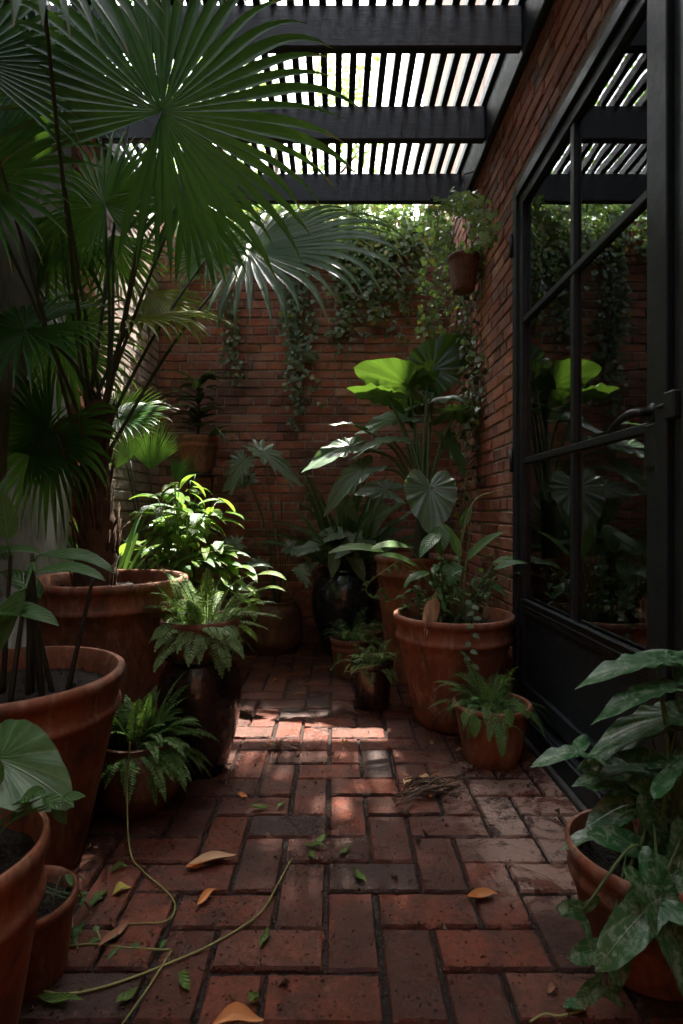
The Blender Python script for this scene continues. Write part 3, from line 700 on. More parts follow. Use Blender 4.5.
# --- near left big pot with broad leaved stems
X, Y = -.93, 1.59
t = thing('potted_plant', 'broad terracotta pot cropped by the left edge, with thick dark stems and long arching leaves', 'potted plant', (X, Y, 0))
add_pot(t, X, Y, 0, .32, .55, .20, 'classic', TC, .07, 2)
sm = MB(); tops = []
for i in range(11):
    b = V((X+.04+rnd(-.1, .12), Y+rnd(-.1, .08), .48)); e = b+V((rnd(-.06, .06), rnd(-.05, .05), rnd(.28, .42))); tops.append(e); petiole(sm, b, e, .0085, .005, sides=7)
sm.build('stems', STEMD, t)
for (px, py, s_, ang, bk, L, Wd, dr) in [(38, 556, 345, 2, -.05, .24, .062, .5), (35, 572, 385, 8, -.1, .20, .05, .5), (0, 592, 360, 175, .1, .2, .06, .4), (-20, 560, 350, 20, 0, .18, .05, .5), (-10, 612, 400, 3, -.1, .19, .06, .45), (10, 560, 350, 160, .1, .22, .07, .6), (25, 590, 400, 250, -.2, .17, .07, .3), (8, 540, 350, 100, .1, .15, .06, .2), (40, 600, 350, 140, .3, .18, .06, .5), (-30, 530, 340, 60, .1, .22, .06, .5)]:
    g = MB(); A = W(px, py, s_); blade(g, A, leafdir(ang, bk), (0, -.35, 1), L, Wd*1.15, prof_ovate, dr, .3, 12, .02, 9)
    q = min(tops, key=lambda p_: (p_-A).length); petiole(g, q, A, .005, .003)
    g.build('leaf', BROAD, t)

# --- nearest left pot with big heart leaf
X, Y = -.66, .92
t = thing('potted_philodendron', 'tall terracotta pot in the bottom left corner with one big glossy heart leaf above it', 'potted plant', (X, Y, 0))
add_pot(t, X, Y, 0, .176, .45, .105, 'classic', TC, .05, 3)
g = MB(); A = W(-2, 760, 560); rleaf(g, A, leafdir(-12, -.18), (-.05, -.62, .8), .155, HEART, .95, .25, .2, 6, 56, .01, 8)
petiole(g, (X, Y, .4), A, .006, .004, bow=V((.0, .05, .1))); g.build('leaf', BROAD, t)
for (px, py, ang, L) in [(20, 800, 30, .06), (42, 797, -20, .05), (60, 800, 10, .04), (30, 806, 210, .05), (52, 806, -50, .04), (-5, 790, 100, .07)]:
    g = MB(); A = W(px, py, 590); blade(g, A, leafdir(ang, rnd(-.3, .3)), (0, -.5, 1), L, L*.5, prof_ovate, .3, .2, 6, .0, 6); petiole(g, (X+.06, Y+.02, .41), A, .002, .0015, bow=V((0, 0, .03))); g.build('leaf', BROAD, t)

# --- small low pot beside it
X, Y = -.67, 1.218
t = thing('small_clay_pot', 'small low terracotta pot of bare dark soil tucked behind the bottom left corner pot', 'pot', (X, Y, 0))
add_pot(t, X, Y, 0, .107, .175, .082, 'low', TC, .035, 4)
sd = MB()
for i in range(6):
    q = V((X+rnd(0, .07), Y+rnd(-.05, .05), .145)); sd.tube(curve([q, q+V((rnd(-.02, .04), rnd(-.02, .02), rnd(.02, .05))), q+V((rnd(-.02, .09), rnd(-.05, .02), rnd(.0, .04)))], 4), .0013, 4)
sd.build('sprigs', STEM, t)
# trailing creeper running from it over the paving
t = thing('trailing_creeper', 'thin leafy creeper spilling from the small low pot across the bricks', 'creeper', G(90, 930))
g = MB(); lv = MB()
for path in ([(70, 885, 200), (80, 893, 90), (90, 912, 8), (101, 941, 6)], [(66, 946, 12), (95, 944, 8), (130, 948, 6), (171, 950, 7)], [(78, 890, 80), (72, 920, 12), (78, 950, 8)]):
    P = [G(a, b, c/1000) for a, b, c in path]; P = curve(P, 8); g.tube(P, .0023, 6)
    for p in P[2::4]:
        an = rnd(0, 2*PI); lv = MB(); blade(lv, p, (math.cos(an), math.sin(an), rnd(.1, .5)), (0, 0, 1), rnd(.03, .05), .014, prof_lance, .5, .25, 6, 0, 6); lv.build('leaflet', BROAD, t)
g.build('stem', VINE, t)

# --- round brown pot with boston fern
X, Y = -.668, 1.915
t = thing('potted_fern', 'squat round brown pot overflowing with dark feathery fern beside the big cropped pot', 'potted plant', (X, Y, 0))
add_pot(t, X, Y, 0, .148, .24, .085, 'belly', TCB, .03, 5)
fern(t, X, Y, .21, 100, .25, 24, .027, .0095, (-.1, 1.4), 1.15, 0, FERN, None, .06)
# --- dark glazed jar
X, Y = -.525, 2.2
t = thing('glazed_jar', 'tall glossy dark brown jar with rounded shoulders, right behind the squat fern pot', 'jar', (X, Y, 0))
add_pot(t, X, Y, 0, .162, .45, .10, 'jar', GLR, .12, 6)
# --- terracotta pot with pale fern
X, Y = -.525, 2.2
t = thing('potted_pale_fern', 'dark terracotta pot of bright pale green fern standing in the mouth of the glossy jar', 'potted plant', (X, Y, .405))
add_pot(t, X, Y, .405, .152, .185, .09, 'classic', TCD, .03, 7)
fern(t, X+.01, Y, .55, 80, .235, 15, .042, .013, (-.1, 1.5), 1.0, 5, FERNL, None, .10)
# --- bushy variegated plant
X, Y = -.84, 3.05
t = thing('potted_bushy_plant', 'bushy plant of pointed pale edged leaves behind the tall palm pot, lit by the sun', 'potted plant', (X, Y, 0))
add_pot(t, X, Y, 0, .17, .55, .12, 'classic', TCD, .03, 8)
st_ = MB(); l1 = MB(); l2 = MB()
for i in range(62):
    a = rnd(0, 2*PI); e = V((X+.03+math.cos(a)*rnd(.05, .42), Y+math.sin(a)*rnd(.02, .22), rnd(.72, 1.25)-.25*abs(math.cos(a)))); e.x = min(max(e.x, -1.25), -.42)
    p = petiole(st_, (X+rnd(-.05, .05), Y+rnd(-.05, .05), .52), e, .0035, .002, bow=V((0, 0, .12)), sides=4)
    for j in range(4):
        q = p[-1-j*2]; aa = a+rnd(-1.2, 1.2); dd = V((math.cos(aa), math.sin(aa)-.2, rnd(-.5, .35)))
        blade(l1 if random.random() < .6 else l2, q, dd, (0, -.2, 1), rnd(.10, .175), rnd(.04, .068), prof_ovate, .55, .3, 7, .01, 7)
st_.build('stems', STEM, t); l1.build('leaves', LIME, t); l2.build('leaves', ELEPH, t)
# --- small fan palm seedling
X, Y = -1.10, 3.52
t = thing('young_fan_palm', 'young fan palm with stiff upright bright fans against the whitewashed wall', 'potted plant', (X, Y, 0))
add_pot(t, X, Y, 0, .13, .3, .1, 'low', TCB, .03, 9)
for (px, py, s_, ang, R, sp, n) in [(150, 470, 163, 88, .36, 52, 26), (118, 420, 168, 30, .30, 90, 30), (130, 460, 170, 140, .24, 80, 26), (172, 478, 166, 40, .20, 60, 18)]:
    g = MB(); hub = W(px, py, s_); fan(g, hub, leafdir(ang, .15), (0, -1, .35), R, sp, n, .5, .18); fo = g.build('frond', PALM, t)
    p = MB(); petiole(p, (X, Y, .28), hub, .007, .005); p.build('petiole', STEMD, fo, org=ORG[t.name])
# --- strap leaved plant behind palm pot
X, Y = -1.17, 2.90
t = thing('potted_strap_plant', 'spiky strap leaved plant half hidden behind the palm trunk', 'potted plant', (X, Y, 0))
add_pot(t, X, Y, 0, .115, .45, .09, 'low', TCD, .03, 10)
g = MB()
for i in range(34):
    a = rnd(0, 2*PI); r = rnd(.5, 1.35); blade(g, (X+rnd(-.03, .03), Y+rnd(-.03, .03), .43), (math.cos(a)*math.cos(r), math.sin(a)*math.cos(r)*.6, math.sin(r)), (0, -.5, 1), rnd(.35, .7), .032, prof_strap, .5, .35, 12, 0, 2, 1)
g.build('leaves', PALMP, t)
# --- big shaded strappy plant between palm and left edge
X, Y = -1.17, 1.98+.05
# --- pot on the iron stand with dark leaves
X, Y = -.95, 3.92
t = thing('plant_stand', 'slim black iron plant stand against the far brick wall', 'plant stand', (X, Y, 0))
g = MB()
g.lathe((X, Y, 1.245), [(0, 0), (.12, 0), (.125, .006), (.12, .014), (0, .014)], 32); g.build('top_plate', BLK, t)
for k in range(3):
    a = k*2*PI/3+.4; g = MB(); g.tube(curve([(X+.10*math.cos(a), Y+.10*math.sin(a), 1.244), (X+.07*math.cos(a), Y+.07*math.sin(a), .7), (X+.16*math.cos(a), Y+.16*math.sin(a), .006)], 8), .008, 8); g.build('leg', BLK, t)
g = MB(); g.tube([(X+.072*math.cos(2*PI*k/24), Y+.072*math.sin(2*PI*k/24), .7) for k in range(25)], .005, 6, False); g.build('ring', BLK, t)
t = thing('potted_dark_plant', 'terracotta pot of dark maroon leaves standing on the iron stand', 'potted plant', (X, Y, 1.26))
add_pot(t, X, Y, 1.26, .145, .26, .095, 'classic', TC, .03, 11)
g = MB(); st_ = MB()
for i in range(46):
    h = rnd(.05, .42); a = i*2.4; q = V((X, Y, 1.5+h)); dd = V((math.cos(a), math.sin(a)*.8, rnd(.1, .9)))
    blade(g, q, dd, (0, 0, 1), rnd(.14, .24), .055, prof_lance, .5, .3, 8, .02, 7)
st_.tube([(X, Y, 1.49), (X+.01, Y, 1.9)], [.011, .006], 8); st_.build('stem', STEMD, t); g.build('leaves', DARKL, t)
g = MB()
for i in range(16):
    a = rnd(-1.0, .6); blade(g, (X+.08, Y-.04, 1.50), (math.cos(a), math.sin(a)-.3, rnd(.4, 1)), (0, 0, 1), rnd(.2, .34), .014, prof_strap, 1.5, .3, 12, 0, 2, 1)
g.build('grassy_leaves', PALMP, t)

# --- far brown belly pot with lobed philodendron
X, Y = -.45, 4.085
t = thing('potted_lobed_plant', 'round brown clay pot at the foot of the far wall with large deeply lobed leaves', 'potted plant', (X, Y, 0))
add_pot(t, X, Y, 0, .212, .37, .15, 'belly', TCB, .05, 12)
for (px, py, s_, ang, bk, N, L, wd) in [(243, 462, 150, -120, -.3, (0, -.8, .5), .24, .9), (262, 452, 148, -35, -.2, (.3, -.6, .8), .38, .7), (290, 548, 145, -10, -.3, (0, -.7, .8), .20, .9), (248, 480, 148, 200, -.2, (0, -.7, .7), .2, .9), (300, 570, 150, -50, -.4, (0, -.8, .6), .14, .9), (262, 565, 150, 160, -.3, (0, -.6, .8), .16, .9), (235, 545, 152, 200, -.2, (0, -.7, .6), .20, .9)]:
    g = MB(); A = W(px, py, s_); rleaf(g, A, leafdir(ang, bk), N, L, HEART, wd*.9, .3, .2, 5, 80, .02, 8, 14, .38)
    petiole(g, (X+.02, Y, .34), A, .006, .004, bow=V((.03, 0, .12))); g.build('leaf', ELEPH, t)
tw = MB()
for (px, py) in [(281, 500), (276, 520), (330, 560)]:
    tw.tube(curve([(X+.05, Y, .33), (W(px, py, 143)+V((X+.05, Y, .33)))/2+V((.02, 0, 0)), W(px, py, 143)], 6), .004, 6)
tw.build('bare_stems', TWIG, t)
# --- blue-black urn with strap leaves
X, Y = .07, 4.03
t = thing('potted_strap_lily', 'large blue black glazed urn by the far wall with arching dark strap leaves', 'potted plant', (X, Y, 0))
add_pot(t, X, Y, 0, .237, .60, .15, 'jar', GLB, .04, 13)
g = MB()
for i in range(70):
    a = rnd(0, 2*PI); r = rnd(.45, 1.4); blade(g, (X+rnd(-.09, .09), Y+rnd(-.07, .07), .56), (math.cos(a)*math.cos(r), math.sin(a)*math.cos(r)*.5-.05, math.sin(r)), (0, -.5, 1), rnd(.4, .85), .04, prof_strap, .55, .35, 12, 0, 2, 1)
g.build('strap_leaves', BROAD, t)
for (px, py, ang, L) in [(318, 545, 190, .16), (335, 555, -100, .13), (330, 535, 20, .18), (360, 540, 200, .2), (355, 560, -60, .14), (310, 565, 230, .12), (375, 520, 60, .2), (345, 510, 110, .22)]:
    g = MB(); A = W(px, py, 146); rleaf(g, A, leafdir(ang, -.35), (0, -.75, .7), L, ARROW, 1.1, .3, .2, 4, 40, .03, 7)
    petiole(g, (X, Y, .56), A, .005, .003, bow=V((0, 0, .1))); g.build('leaf', ELEPH, t)

# --- elephant ear
X, Y = .48, 3.385
t = thing('potted_elephant_ear', 'tall elephant ear with huge glowing lime and grey leaves, in front of the far corner', 'potted plant', (X, Y, 0))
add_pot(t, X, Y, 0, .242, .74, .16, 'classic', TC, .05, 14)
CR = W(424, 500, 167)
g = MB(); g.tube(curve([(X+.03, Y, .69), (X+.045, Y, .9), CR], 8), [.05-.012*k/16 for k in range(17)], 14); g.build('trunk', STEMD, t)
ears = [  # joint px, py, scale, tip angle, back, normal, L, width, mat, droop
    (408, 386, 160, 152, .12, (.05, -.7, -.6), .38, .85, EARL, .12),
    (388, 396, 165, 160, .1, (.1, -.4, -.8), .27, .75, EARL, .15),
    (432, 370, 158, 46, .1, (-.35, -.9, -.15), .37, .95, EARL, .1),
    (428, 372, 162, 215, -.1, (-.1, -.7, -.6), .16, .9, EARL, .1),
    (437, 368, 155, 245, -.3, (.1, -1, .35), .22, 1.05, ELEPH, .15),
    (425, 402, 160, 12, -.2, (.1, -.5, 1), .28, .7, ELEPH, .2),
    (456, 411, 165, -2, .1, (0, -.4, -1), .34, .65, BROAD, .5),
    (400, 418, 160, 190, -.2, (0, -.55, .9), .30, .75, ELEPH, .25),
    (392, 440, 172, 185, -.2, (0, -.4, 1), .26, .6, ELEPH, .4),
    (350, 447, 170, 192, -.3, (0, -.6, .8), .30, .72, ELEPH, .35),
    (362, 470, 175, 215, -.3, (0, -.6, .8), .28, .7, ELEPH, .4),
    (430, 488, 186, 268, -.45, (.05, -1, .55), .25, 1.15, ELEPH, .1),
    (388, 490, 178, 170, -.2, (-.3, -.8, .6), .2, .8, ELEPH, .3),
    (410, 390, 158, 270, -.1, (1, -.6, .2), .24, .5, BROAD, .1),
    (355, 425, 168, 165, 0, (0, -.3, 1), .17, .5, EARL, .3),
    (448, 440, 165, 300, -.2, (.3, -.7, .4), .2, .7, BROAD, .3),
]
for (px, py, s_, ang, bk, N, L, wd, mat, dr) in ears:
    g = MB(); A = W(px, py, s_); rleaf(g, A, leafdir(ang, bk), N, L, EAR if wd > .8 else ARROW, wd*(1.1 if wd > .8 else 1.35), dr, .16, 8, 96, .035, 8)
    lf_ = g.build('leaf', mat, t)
    p = MB(); side = (A-CR); petiole(p, CR+V((rnd(-.02, .02), rnd(-.02, .02), -.05)), A, .013, .006, bow=V((-.05*side.x, 0, .03+.25*abs(side.x))), sides=8); p.build('stalk', STEM, lf_, org=ORG[t.name])

# --- big right pot with lance leaves
X, Y = .565, 2.70
t = thing('potted_leafy_plant', 'large terracotta pot of arching leaves with a withered brown leaf over its rim', 'potted plant', (X, Y, 0))
add_pot(t, X, Y, 0, .285, .52, .175, 'classic', TC, .06, 15)
arch = [(365, 548, 205, 168, -.2, .30, .07), (395, 545, 215, 170, -.3, .20, .06), (432, 540, 215, 215, -.6, .18, .07), (440, 535, 210, -95, -.6, .16, .09), (478, 548, 205, 48, -.1, .24, .055), (508, 560, 205, 10, -.1, .20, .06), (505, 565, 215, 25, -.2, .16, .045), (465, 520, 200, 70, .1, .13, .05), (405, 560, 220, 150, -.3, .22, .05), (452, 570, 225, -100, -.6, .12, .085), (490, 585, 215, -20, -.3, .16, .05), (420, 575, 220, 190, -.3, .14, .05), (455, 545, 205, 110, .1, .2, .06), (525, 575, 210, -15, -.1, .12, .04)]
for (px, py, s_, ang, bk, L, Wd) in arch:
    g = MB(); A = W(px, py, s_); dd = leafdir(ang, bk); blade(g, A-dd.normalized()*L*.35, dd, (0, -.5, 1), L, Wd, prof_ovate, .45, .28, 12, .015, 9)
    petiole(g, (X+rnd(-.07, .07), Y+rnd(-.05, .05), .46), A-dd.normalized()*L*.35, .004, .0025, bow=V((0, 0, .05))); g.build('leaf', FERN if L > .19 else BROAD, t)
g = MB(); l2 = MB()
for i in range(46):
    a = rnd(0, 2*PI); q = V((X+math.cos(a)*rnd(0, .16), Y+math.sin(a)*rnd(0, .16), .46)); e = q+V((math.cos(a)*rnd(.02, .2), math.sin(a)*rnd(.02, .16), rnd(.06, .34))); e.x = min(e.x, .84)
    p = petiole(g, q, e, .0022, .0012, sides=4)
    for j in range(4): blade(l2, p[-1-j], V((rnd(-1, 1), rnd(-1, .6), rnd(-.4, .5))), (0, 0, 1), rnd(.035, .08), .024, prof_ovate, .6, .25, 6, 0, 6)
g.build('thin_stems', STEM, t); l2.build('small_leaves', BROAD, t)
# dry grass stalks
g = MB(); g.tube(curve([W(452, 600, 214), W(462, 540, 214), W(475, 500, 212), W(508, 489, 208)], 8), .003, 5); g.tube(curve([W(462, 600, 214), W(468, 550, 212), W(470, 505, 212), W(462, 485, 212)], 8), .0025, 5); g.build('dry_stalks', VINE, t)
# withered leaf
g = MB()
for k in range(5): blade(g, W(436-k*2, 592+k*2, 224), V((rnd(-.25, .1), -.45, -1)), (rnd(-.5, .5), -1, .2), rnd(.10, .19), .03, prof_lance, .5, .5, 8, .12, 5, twist=rnd(-2, 2))
g.build('withered_leaf', DRY, t)
# hanging strand over the rim
g = MB(); l2 = MB(); P = curve([W(470, 598, 222), W(474, 622, 238), W(470, 655, 240), W(478, 680, 238)], 8); g.tube(P, .0015, 4)
for i, p in enumerate(P[1::2]): blade(l2, p, V((1 if i % 2 else -1, -.4, rnd(-.5, .2))), (0, -.7, .6), .034, .022, prof_ovate, .4, .2, 6, 0, 6)
g.build('trailing_stem', STEM, t); l2.build('trailing_leaves', ELEPH, t)
# --- small curly twiner left of that pot
# --- small right pot with feathery plant
X, Y = .63, 2.275
t = thing('potted_feathery_plant', 'small terracotta pot of feathery green plant standing by the foot of the black door', 'potted plant', (X, Y, 0))
add_pot(t, X, Y, 0, .157, .24, .10, 'low', TC, .04, 16)
fern(t, X, Y, .21, 60, .22, 13, .034, .009, (.0, 1.4), 1.5, 4, FERN, None, .09)
g = MB()
for (px, py, L) in [(474, 714, .085), (508, 708, .07), (500, 722, .06), (463, 712, .05)]:
    blade(g, W(px, py, 268), V((rnd(-.3, .3), -.4, -1)), (0, -1, .3), L, L*.5, prof_ovate, .3, .3, 8, .02, 6)
g.tube(curve([W(490, 700, 268), W(505, 722, 272), W(520, 730, 272), W(523, 746, 272)], 6), .002, 5)
g.build('hanging_leaves', FERN, t)

# --- three small pots in front of the urn
for (X, Y, R, H, rb, kind, mat, name, lab, L, fm) in [
    (.10, 3.445, .13, .24, .095, 'classic', TCD, 'potted_wispy_fern', 'dark ribbed clay pot with wispy fern in front of the blue black urn', .26, FERN),
    (.25, 3.68, .105, .25, .08, 'low', TCD, 'potted_low_fern', 'half hidden small clay pot between the ribbed pot and the elephant ear pot', .12, BROAD),
    (.19, 2.9, .112, .24, .085, 'low', GLR, 'potted_curly_plant', 'little dark glazed pot with a tangle of pale curling stems', .18, FERNL)]:
    t = thing(name, lab, 'potted plant', (X, Y, 0)); add_pot(t, X, Y, 0, R, H, rb, kind, mat, .03, X*9)
    fern(t, X, Y, H-.03, 26 if L > .15 else 12, L, 13, .032, .010, (.1, 1.3), 1.5, 3, fm, None, .05)
    if L < .2:
        g = MB()
        for i in range(7):
            a = rnd(0, 6); r = rnd(.06, .13); P = [V((X+r*math.cos(a+k*.5)*1.1, Y+r*math.sin(a+k*.5)-.02, H-.02+.03*math.sin(k*.9+a))) for k in range(8)]
            g.tube(curve(P, 4), .002, 5)
        g.build('curling_stems', VINE, t)
# curly vine near behind-pot
t = thing('curling_vine', 'thin curling vine looping out of the elephant ear pot over the small pots', 'vine', W(385, 590, 172))
g = MB(); lv = MB(); P = curve([W(400, 560, 176), W(385, 570, 184), W(372, 580, 186), W(366, 590, 186), W(374, 597, 186), W(382, 588, 186), W(392, 600, 186), W(410, 590, 186)], 7); g.tube(P, .003, 5)
for p in P[::3]:
    lv = MB(); blade(lv, p, V((rnd(-1, 1), rnd(-1, 0), rnd(-.5, .5))), (0, -.6, .7), rnd(.03, .06), .022, prof_lance, .5, .25, 6, 0, 6); lv.build('leaflet', FERN, t)
g.build('stem', VINE, t)

# --- right front marbled plant
X, Y = .69, 1.255
t = thing('potted_arrowhead_plant', 'terracotta pot in the bottom right corner with glossy white marbled arrow shaped leaves', 'potted plant', (X, Y, 0))
add_pot(t, X, Y, 0, .167, .26, .11, 'classic', TC, .07, 17)
arr = [  # joint px,py,s, tip angle, back, normal, L, wid
    (655, 662, 440, 183, -.05, (.05, -.02, 1), .175, .8), (660, 690, 460, 190, -.1, (-.1, .0, 1), .15, .75), (680, 715, 450, 188, -.05, (.05, -.02, 1), .20, .8), (650, 730, 440, 200, .1, (.1, -.1, 1), .16, .8),
    (578, 752, 430, 182, -.05, (-.2, -.15, 1), .105, .9), (640, 770, 440, 178, .0, (0, -.1, 1), .145, .8), (672, 765, 470, 20, -.1, (.1, -.1, 1), .16, .9), (640, 800, 440, 190, -.1, (-.1, -.6, .8), .125, 1.0),
    (602, 832, 440, 185, -.1, (-.1, .0, 1), .09, .9), (655, 903, 520, 205, -.25, (0, -.6, .8), .14, .9), (657, 898, 520, -70, -.35, (.3, -.9, .5), .165, .8), (582, 912, 500, 150, -.1, (-.1, -.8, .5), .06, 1.1),
    (668, 845, 470, 240, -.2, (.1, -.7, .6), .15, 1.0), (640, 850, 470, 150, .1, (0, -.5, .8), .12, .9), (665, 800, 450, 270, -.2, (0, -.8, .5), .14, 1.0), (600, 950, 510, 170, -.15, (0, -.8, .5), .065, 1.2),
    (672, 664, 440, 176, .1, (0, -.1, 1), .15, .9), (690, 660, 430, 20, 0, (0, -.1, 1), .16, .9), (600, 985, 515, 200, -.1, (0, -.8, .5), .05, 1.2), (625, 940, 510, 250, -.1, (0, -.9, .4), .08, .9), (680, 870, 500, 200, -.2, (0, -.8, .6), .14, .9), (625, 790, 445, 160, 0, (0, -.1, 1), .1, .9)]
B0 = V((X, Y, .2))
for (px, py, s_, ang, bk, N, L, wd) in arr:
    g = MB(); A = W(px, py, s_); rleaf(g, A, leafdir(ang, bk), N, L*1.08, TRI if px < 640 or wd > .85 else ARROW, wd*1.05, .28, .22, 6, 64, .018, 7)
    lf_ = g.build('leaf', SYNG, t)
    p = MB(); petiole(p, B0+V((rnd(-.05, .05), rnd(-.05, .05), 0)), A, .0045, .0025, bow=V((.03, 0, .07 if A.z > .3 else .12)), sides=6); p.build('stalk', STEM, lf_, org=ORG[t.name])
fern(t, X+.02, Y, .2, 16, .12, 8, .03, .012, (.4, 1.4), .8, 0, BROAD, None, .05)
t = thing('runner_vine', 'yellow green runner lying on the bricks below the marbled arrowhead plant', 'vine', G(590, 1010))
g = MB(); g.tube(curve([G(604, 960, .12), G(598, 990, .05), G(585, 1008, .012), G(560, 1016, .006), G(545, 1014, .006), G(530, 1022, .006)], 7), .0025, 6); g.build('stem', VINE, t)
g = MB(); blade(g, G(585, 1006, .014), (-1, -.2, .3), (0, 0, 1), .05, .03, prof_ovate, .3, .2, 6); g.build('leaflet', SYNG, t)

# ------------------------------------------------------------------ creepers on the walls
def ivy_leaf(mb, p, out, size):
    out = V(out); T = V((rnd(-.8, .8), rnd(-.3, .1), rnd(-1, -.1))); N = out+V((rnd(-.6, .6), rnd(-.3, .3), rnd(-.2, .9)))
    T, R, N = frame(T, N); tab = IVYO; n = 10; vs = [p]; lc = [(.5, 0, 0)]
    for k in range(n):
        a = -180+360*k/n; r = outl([(0, 1), (36, .62), (72, .62), (108, .5), (144, .5), (180, .15)], a)*size
        vs.append(p+T*(r*math.cos(math.radians(a)))+R*(r*math.sin(math.radians(a)))+N*(abs(math.sin(math.radians(a)))*r*.25)); lc.append((0, .5, 1))
    mb.add(vs, [(0, 1+k, 1+(k+1) % n) for k in range(n)], lc)
def creeper(name, label, starts, mat, out=(0, -1, 0), leaf=.022, dens=1.0, cat='creeper', stems=True, wid=.05, mat2=None):
    loc = V(starts[0][0]); t = thing(name, label, cat, loc); g = MB(); l1 = MB(); l2 = MB()
    for P in starts:
        pts = curve(P, max(4, int((V(P[0])-V(P[-1])).length*14/max(1, len(P)-1))))
        pts = [p+V((.03*noise.noise(p*5), .0, .02*noise.noise(p*6+V((3, 0, 0))))) for p in pts]
        g.tube(pts, [.003-.0018*i/len(pts) for i in range(len(pts))], 5)
        for p in pts:
            k = dens*2.2
            while k > 0:
                if random.random() < k:
                    q = p+V((rnd(-wid, wid), rnd(-.3, .3)*wid, rnd(-wid, wid)))+V(out)*rnd(.005, .05); ivy_leaf(l1 if random.random() < .7 else l2, q, out, leaf*rnd(.6, 1.35))
                k -= 1
    g.build('stems', TWIG, t); l1.build('leaves', mat, t)
    if l2.v: l2.build('leaves', mat2 or mat, t)
    return t
yw = WB-.035
def wp(px, py, y=yw):
    s_ = F/y; return V(((px-335)/s_, y, 1-(py-512)/s_))
def strand(x0, y0, x1, y1, k=4, y=yw, j=5):
    return [wp(x0+(x1-x0)*i/k+(rnd(-j, j) if 0 < i else 0), y0+(y1-y0)*i/k, y) for i in range(k+1)]
# along the wall top
P = []
for i in range(44):
    x = rnd(225, 452); P.append(strand(x, 212+rnd(-4, 3), x+rnd(-22, 22), 212+rnd(18, 62), 3, yw-rnd(0, .06)))
for i in range(9): P.append(strand(rnd(225, 440), 209, rnd(225, 440), 209+rnd(-3, 3), 5, yw-.02, 2))
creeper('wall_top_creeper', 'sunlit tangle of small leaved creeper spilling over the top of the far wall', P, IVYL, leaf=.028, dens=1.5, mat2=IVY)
P = [strand(298+rnd(-14, 16), 226, 302+rnd(-16, 18), rnd(320, 430), 5) for i in range(13)]
creeper('hanging_creeper', 'dark ivy column hanging down the middle of the far brick wall', P, IVY, leaf=.030, dens=1.15)
P = [strand(rnd(318, 428), 228, rnd(325, 430), rnd(262, 352), 4) for i in range(36)]
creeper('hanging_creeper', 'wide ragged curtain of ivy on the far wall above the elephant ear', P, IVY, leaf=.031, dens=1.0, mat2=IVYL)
P = [strand(228+rnd(-8, 10), 290, 232+rnd(-10, 12), rnd(350, 400), 4) for i in range(4)]
creeper('hanging_creeper', 'thin sparse ivy trail on the far wall beside the dark leaved plant on the stand', P, IVY, leaf=.027, dens=1.0)
P = [strand(200+rnd(-20, 30), 225, 190+rnd(-20, 30), rnd(260, 310), 4) for i in range(9)]
creeper('hanging_creeper', 'ivy on the far wall behind the drooping palm fronds', P, IVY, leaf=.028, dens=.8, mat2=IVYL)
# corner and right wall
def rp(px, py, x=WR-.03):
    s_ = (px-335)/x; return V((x, F/s_, 1-(py-512)/s_))
P = [[rp(462+rnd(-8, 12), 250), rp(464+rnd(-8, 14), 320), rp(466+rnd(-8, 16), 390), rp(466+rnd(-8, 14), rnd(430, 520))] for i in range(9)]
creeper('corner_vine', 'brown vine with small dark leaves climbing the right hand brick wall at the far corner', P, IVY, out=(-1, -.3, 0), leaf=.027, dens=1.5, mat2=DARKL)
P = [[rp(455, 206, WR-.1), rp(462+rnd(-8, 14), 205+rnd(-8, 10), WR-.12), rp(470+rnd(-5, 25), rnd(205, 250), WR-.12)] for i in range(10)]
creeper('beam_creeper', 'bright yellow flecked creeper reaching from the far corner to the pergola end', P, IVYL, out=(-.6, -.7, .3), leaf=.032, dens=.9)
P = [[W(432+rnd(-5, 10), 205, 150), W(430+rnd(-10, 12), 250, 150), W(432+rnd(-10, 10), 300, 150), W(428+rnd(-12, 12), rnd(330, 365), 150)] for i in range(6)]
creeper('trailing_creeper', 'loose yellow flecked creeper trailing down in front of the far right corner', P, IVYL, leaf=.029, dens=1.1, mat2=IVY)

# --- unseen tree, added high over the courtyard to block sun through the slats
t = thing('added_shade_tree', 'unseen leafy tree added beyond the left wall to shade the pergola from the sun', 'tree', (-2.3, 3.9, 0))
g = MB(); g.tube(curve([(-2.3, 3.9, -.05), (-2.25, 3.85, 2.5), (-2.1, 3.9, 4.6), (-1.6, 3.9, 5.9), (-.9, 3.9, 6.6)], 8), [.16-.11*k/32 for k in range(33)], 14)
for e in [(-.2, 4.6, 6.7), (.6, 3.8, 6.9), (-1.2, 3.0, 6.6), (.2, 3.0, 6.8), (-1.4, 4.7, 6.6), (1.2, 4.4, 6.9)]:
    g.tube(curve([(-1.9, 3.9, 5.2), (V((-1.9, 3.9, 5.2))+V(e))/2+V((0, 0, .25)), e], 6), [.07-.05*k/12 for k in range(13)], 8)
g.build('trunk', TWIG, t)
g = MB()
for i in range(15000):
    while True:
        q = V((rnd(-2.2, 1.9), rnd(2.3, 5.0), rnd(6.1, 7.3)))
        if noise.noise(q*1.1) > -.28: break
    if q.y > (4.4 if -.55 < q.x < .15 else 4.97)+.25*noise.noise(V((q.x*2.5, 1, 1))): continue
    blade(g, q, (rnd(-1, 1), rnd(-1, 1), rnd(-.6, .3)), (0, 0, 1), rnd(.10, .17), .07, prof_ovate, .3, .2, 2, 0, 5, 1)
g.build('crown', IVY, t)

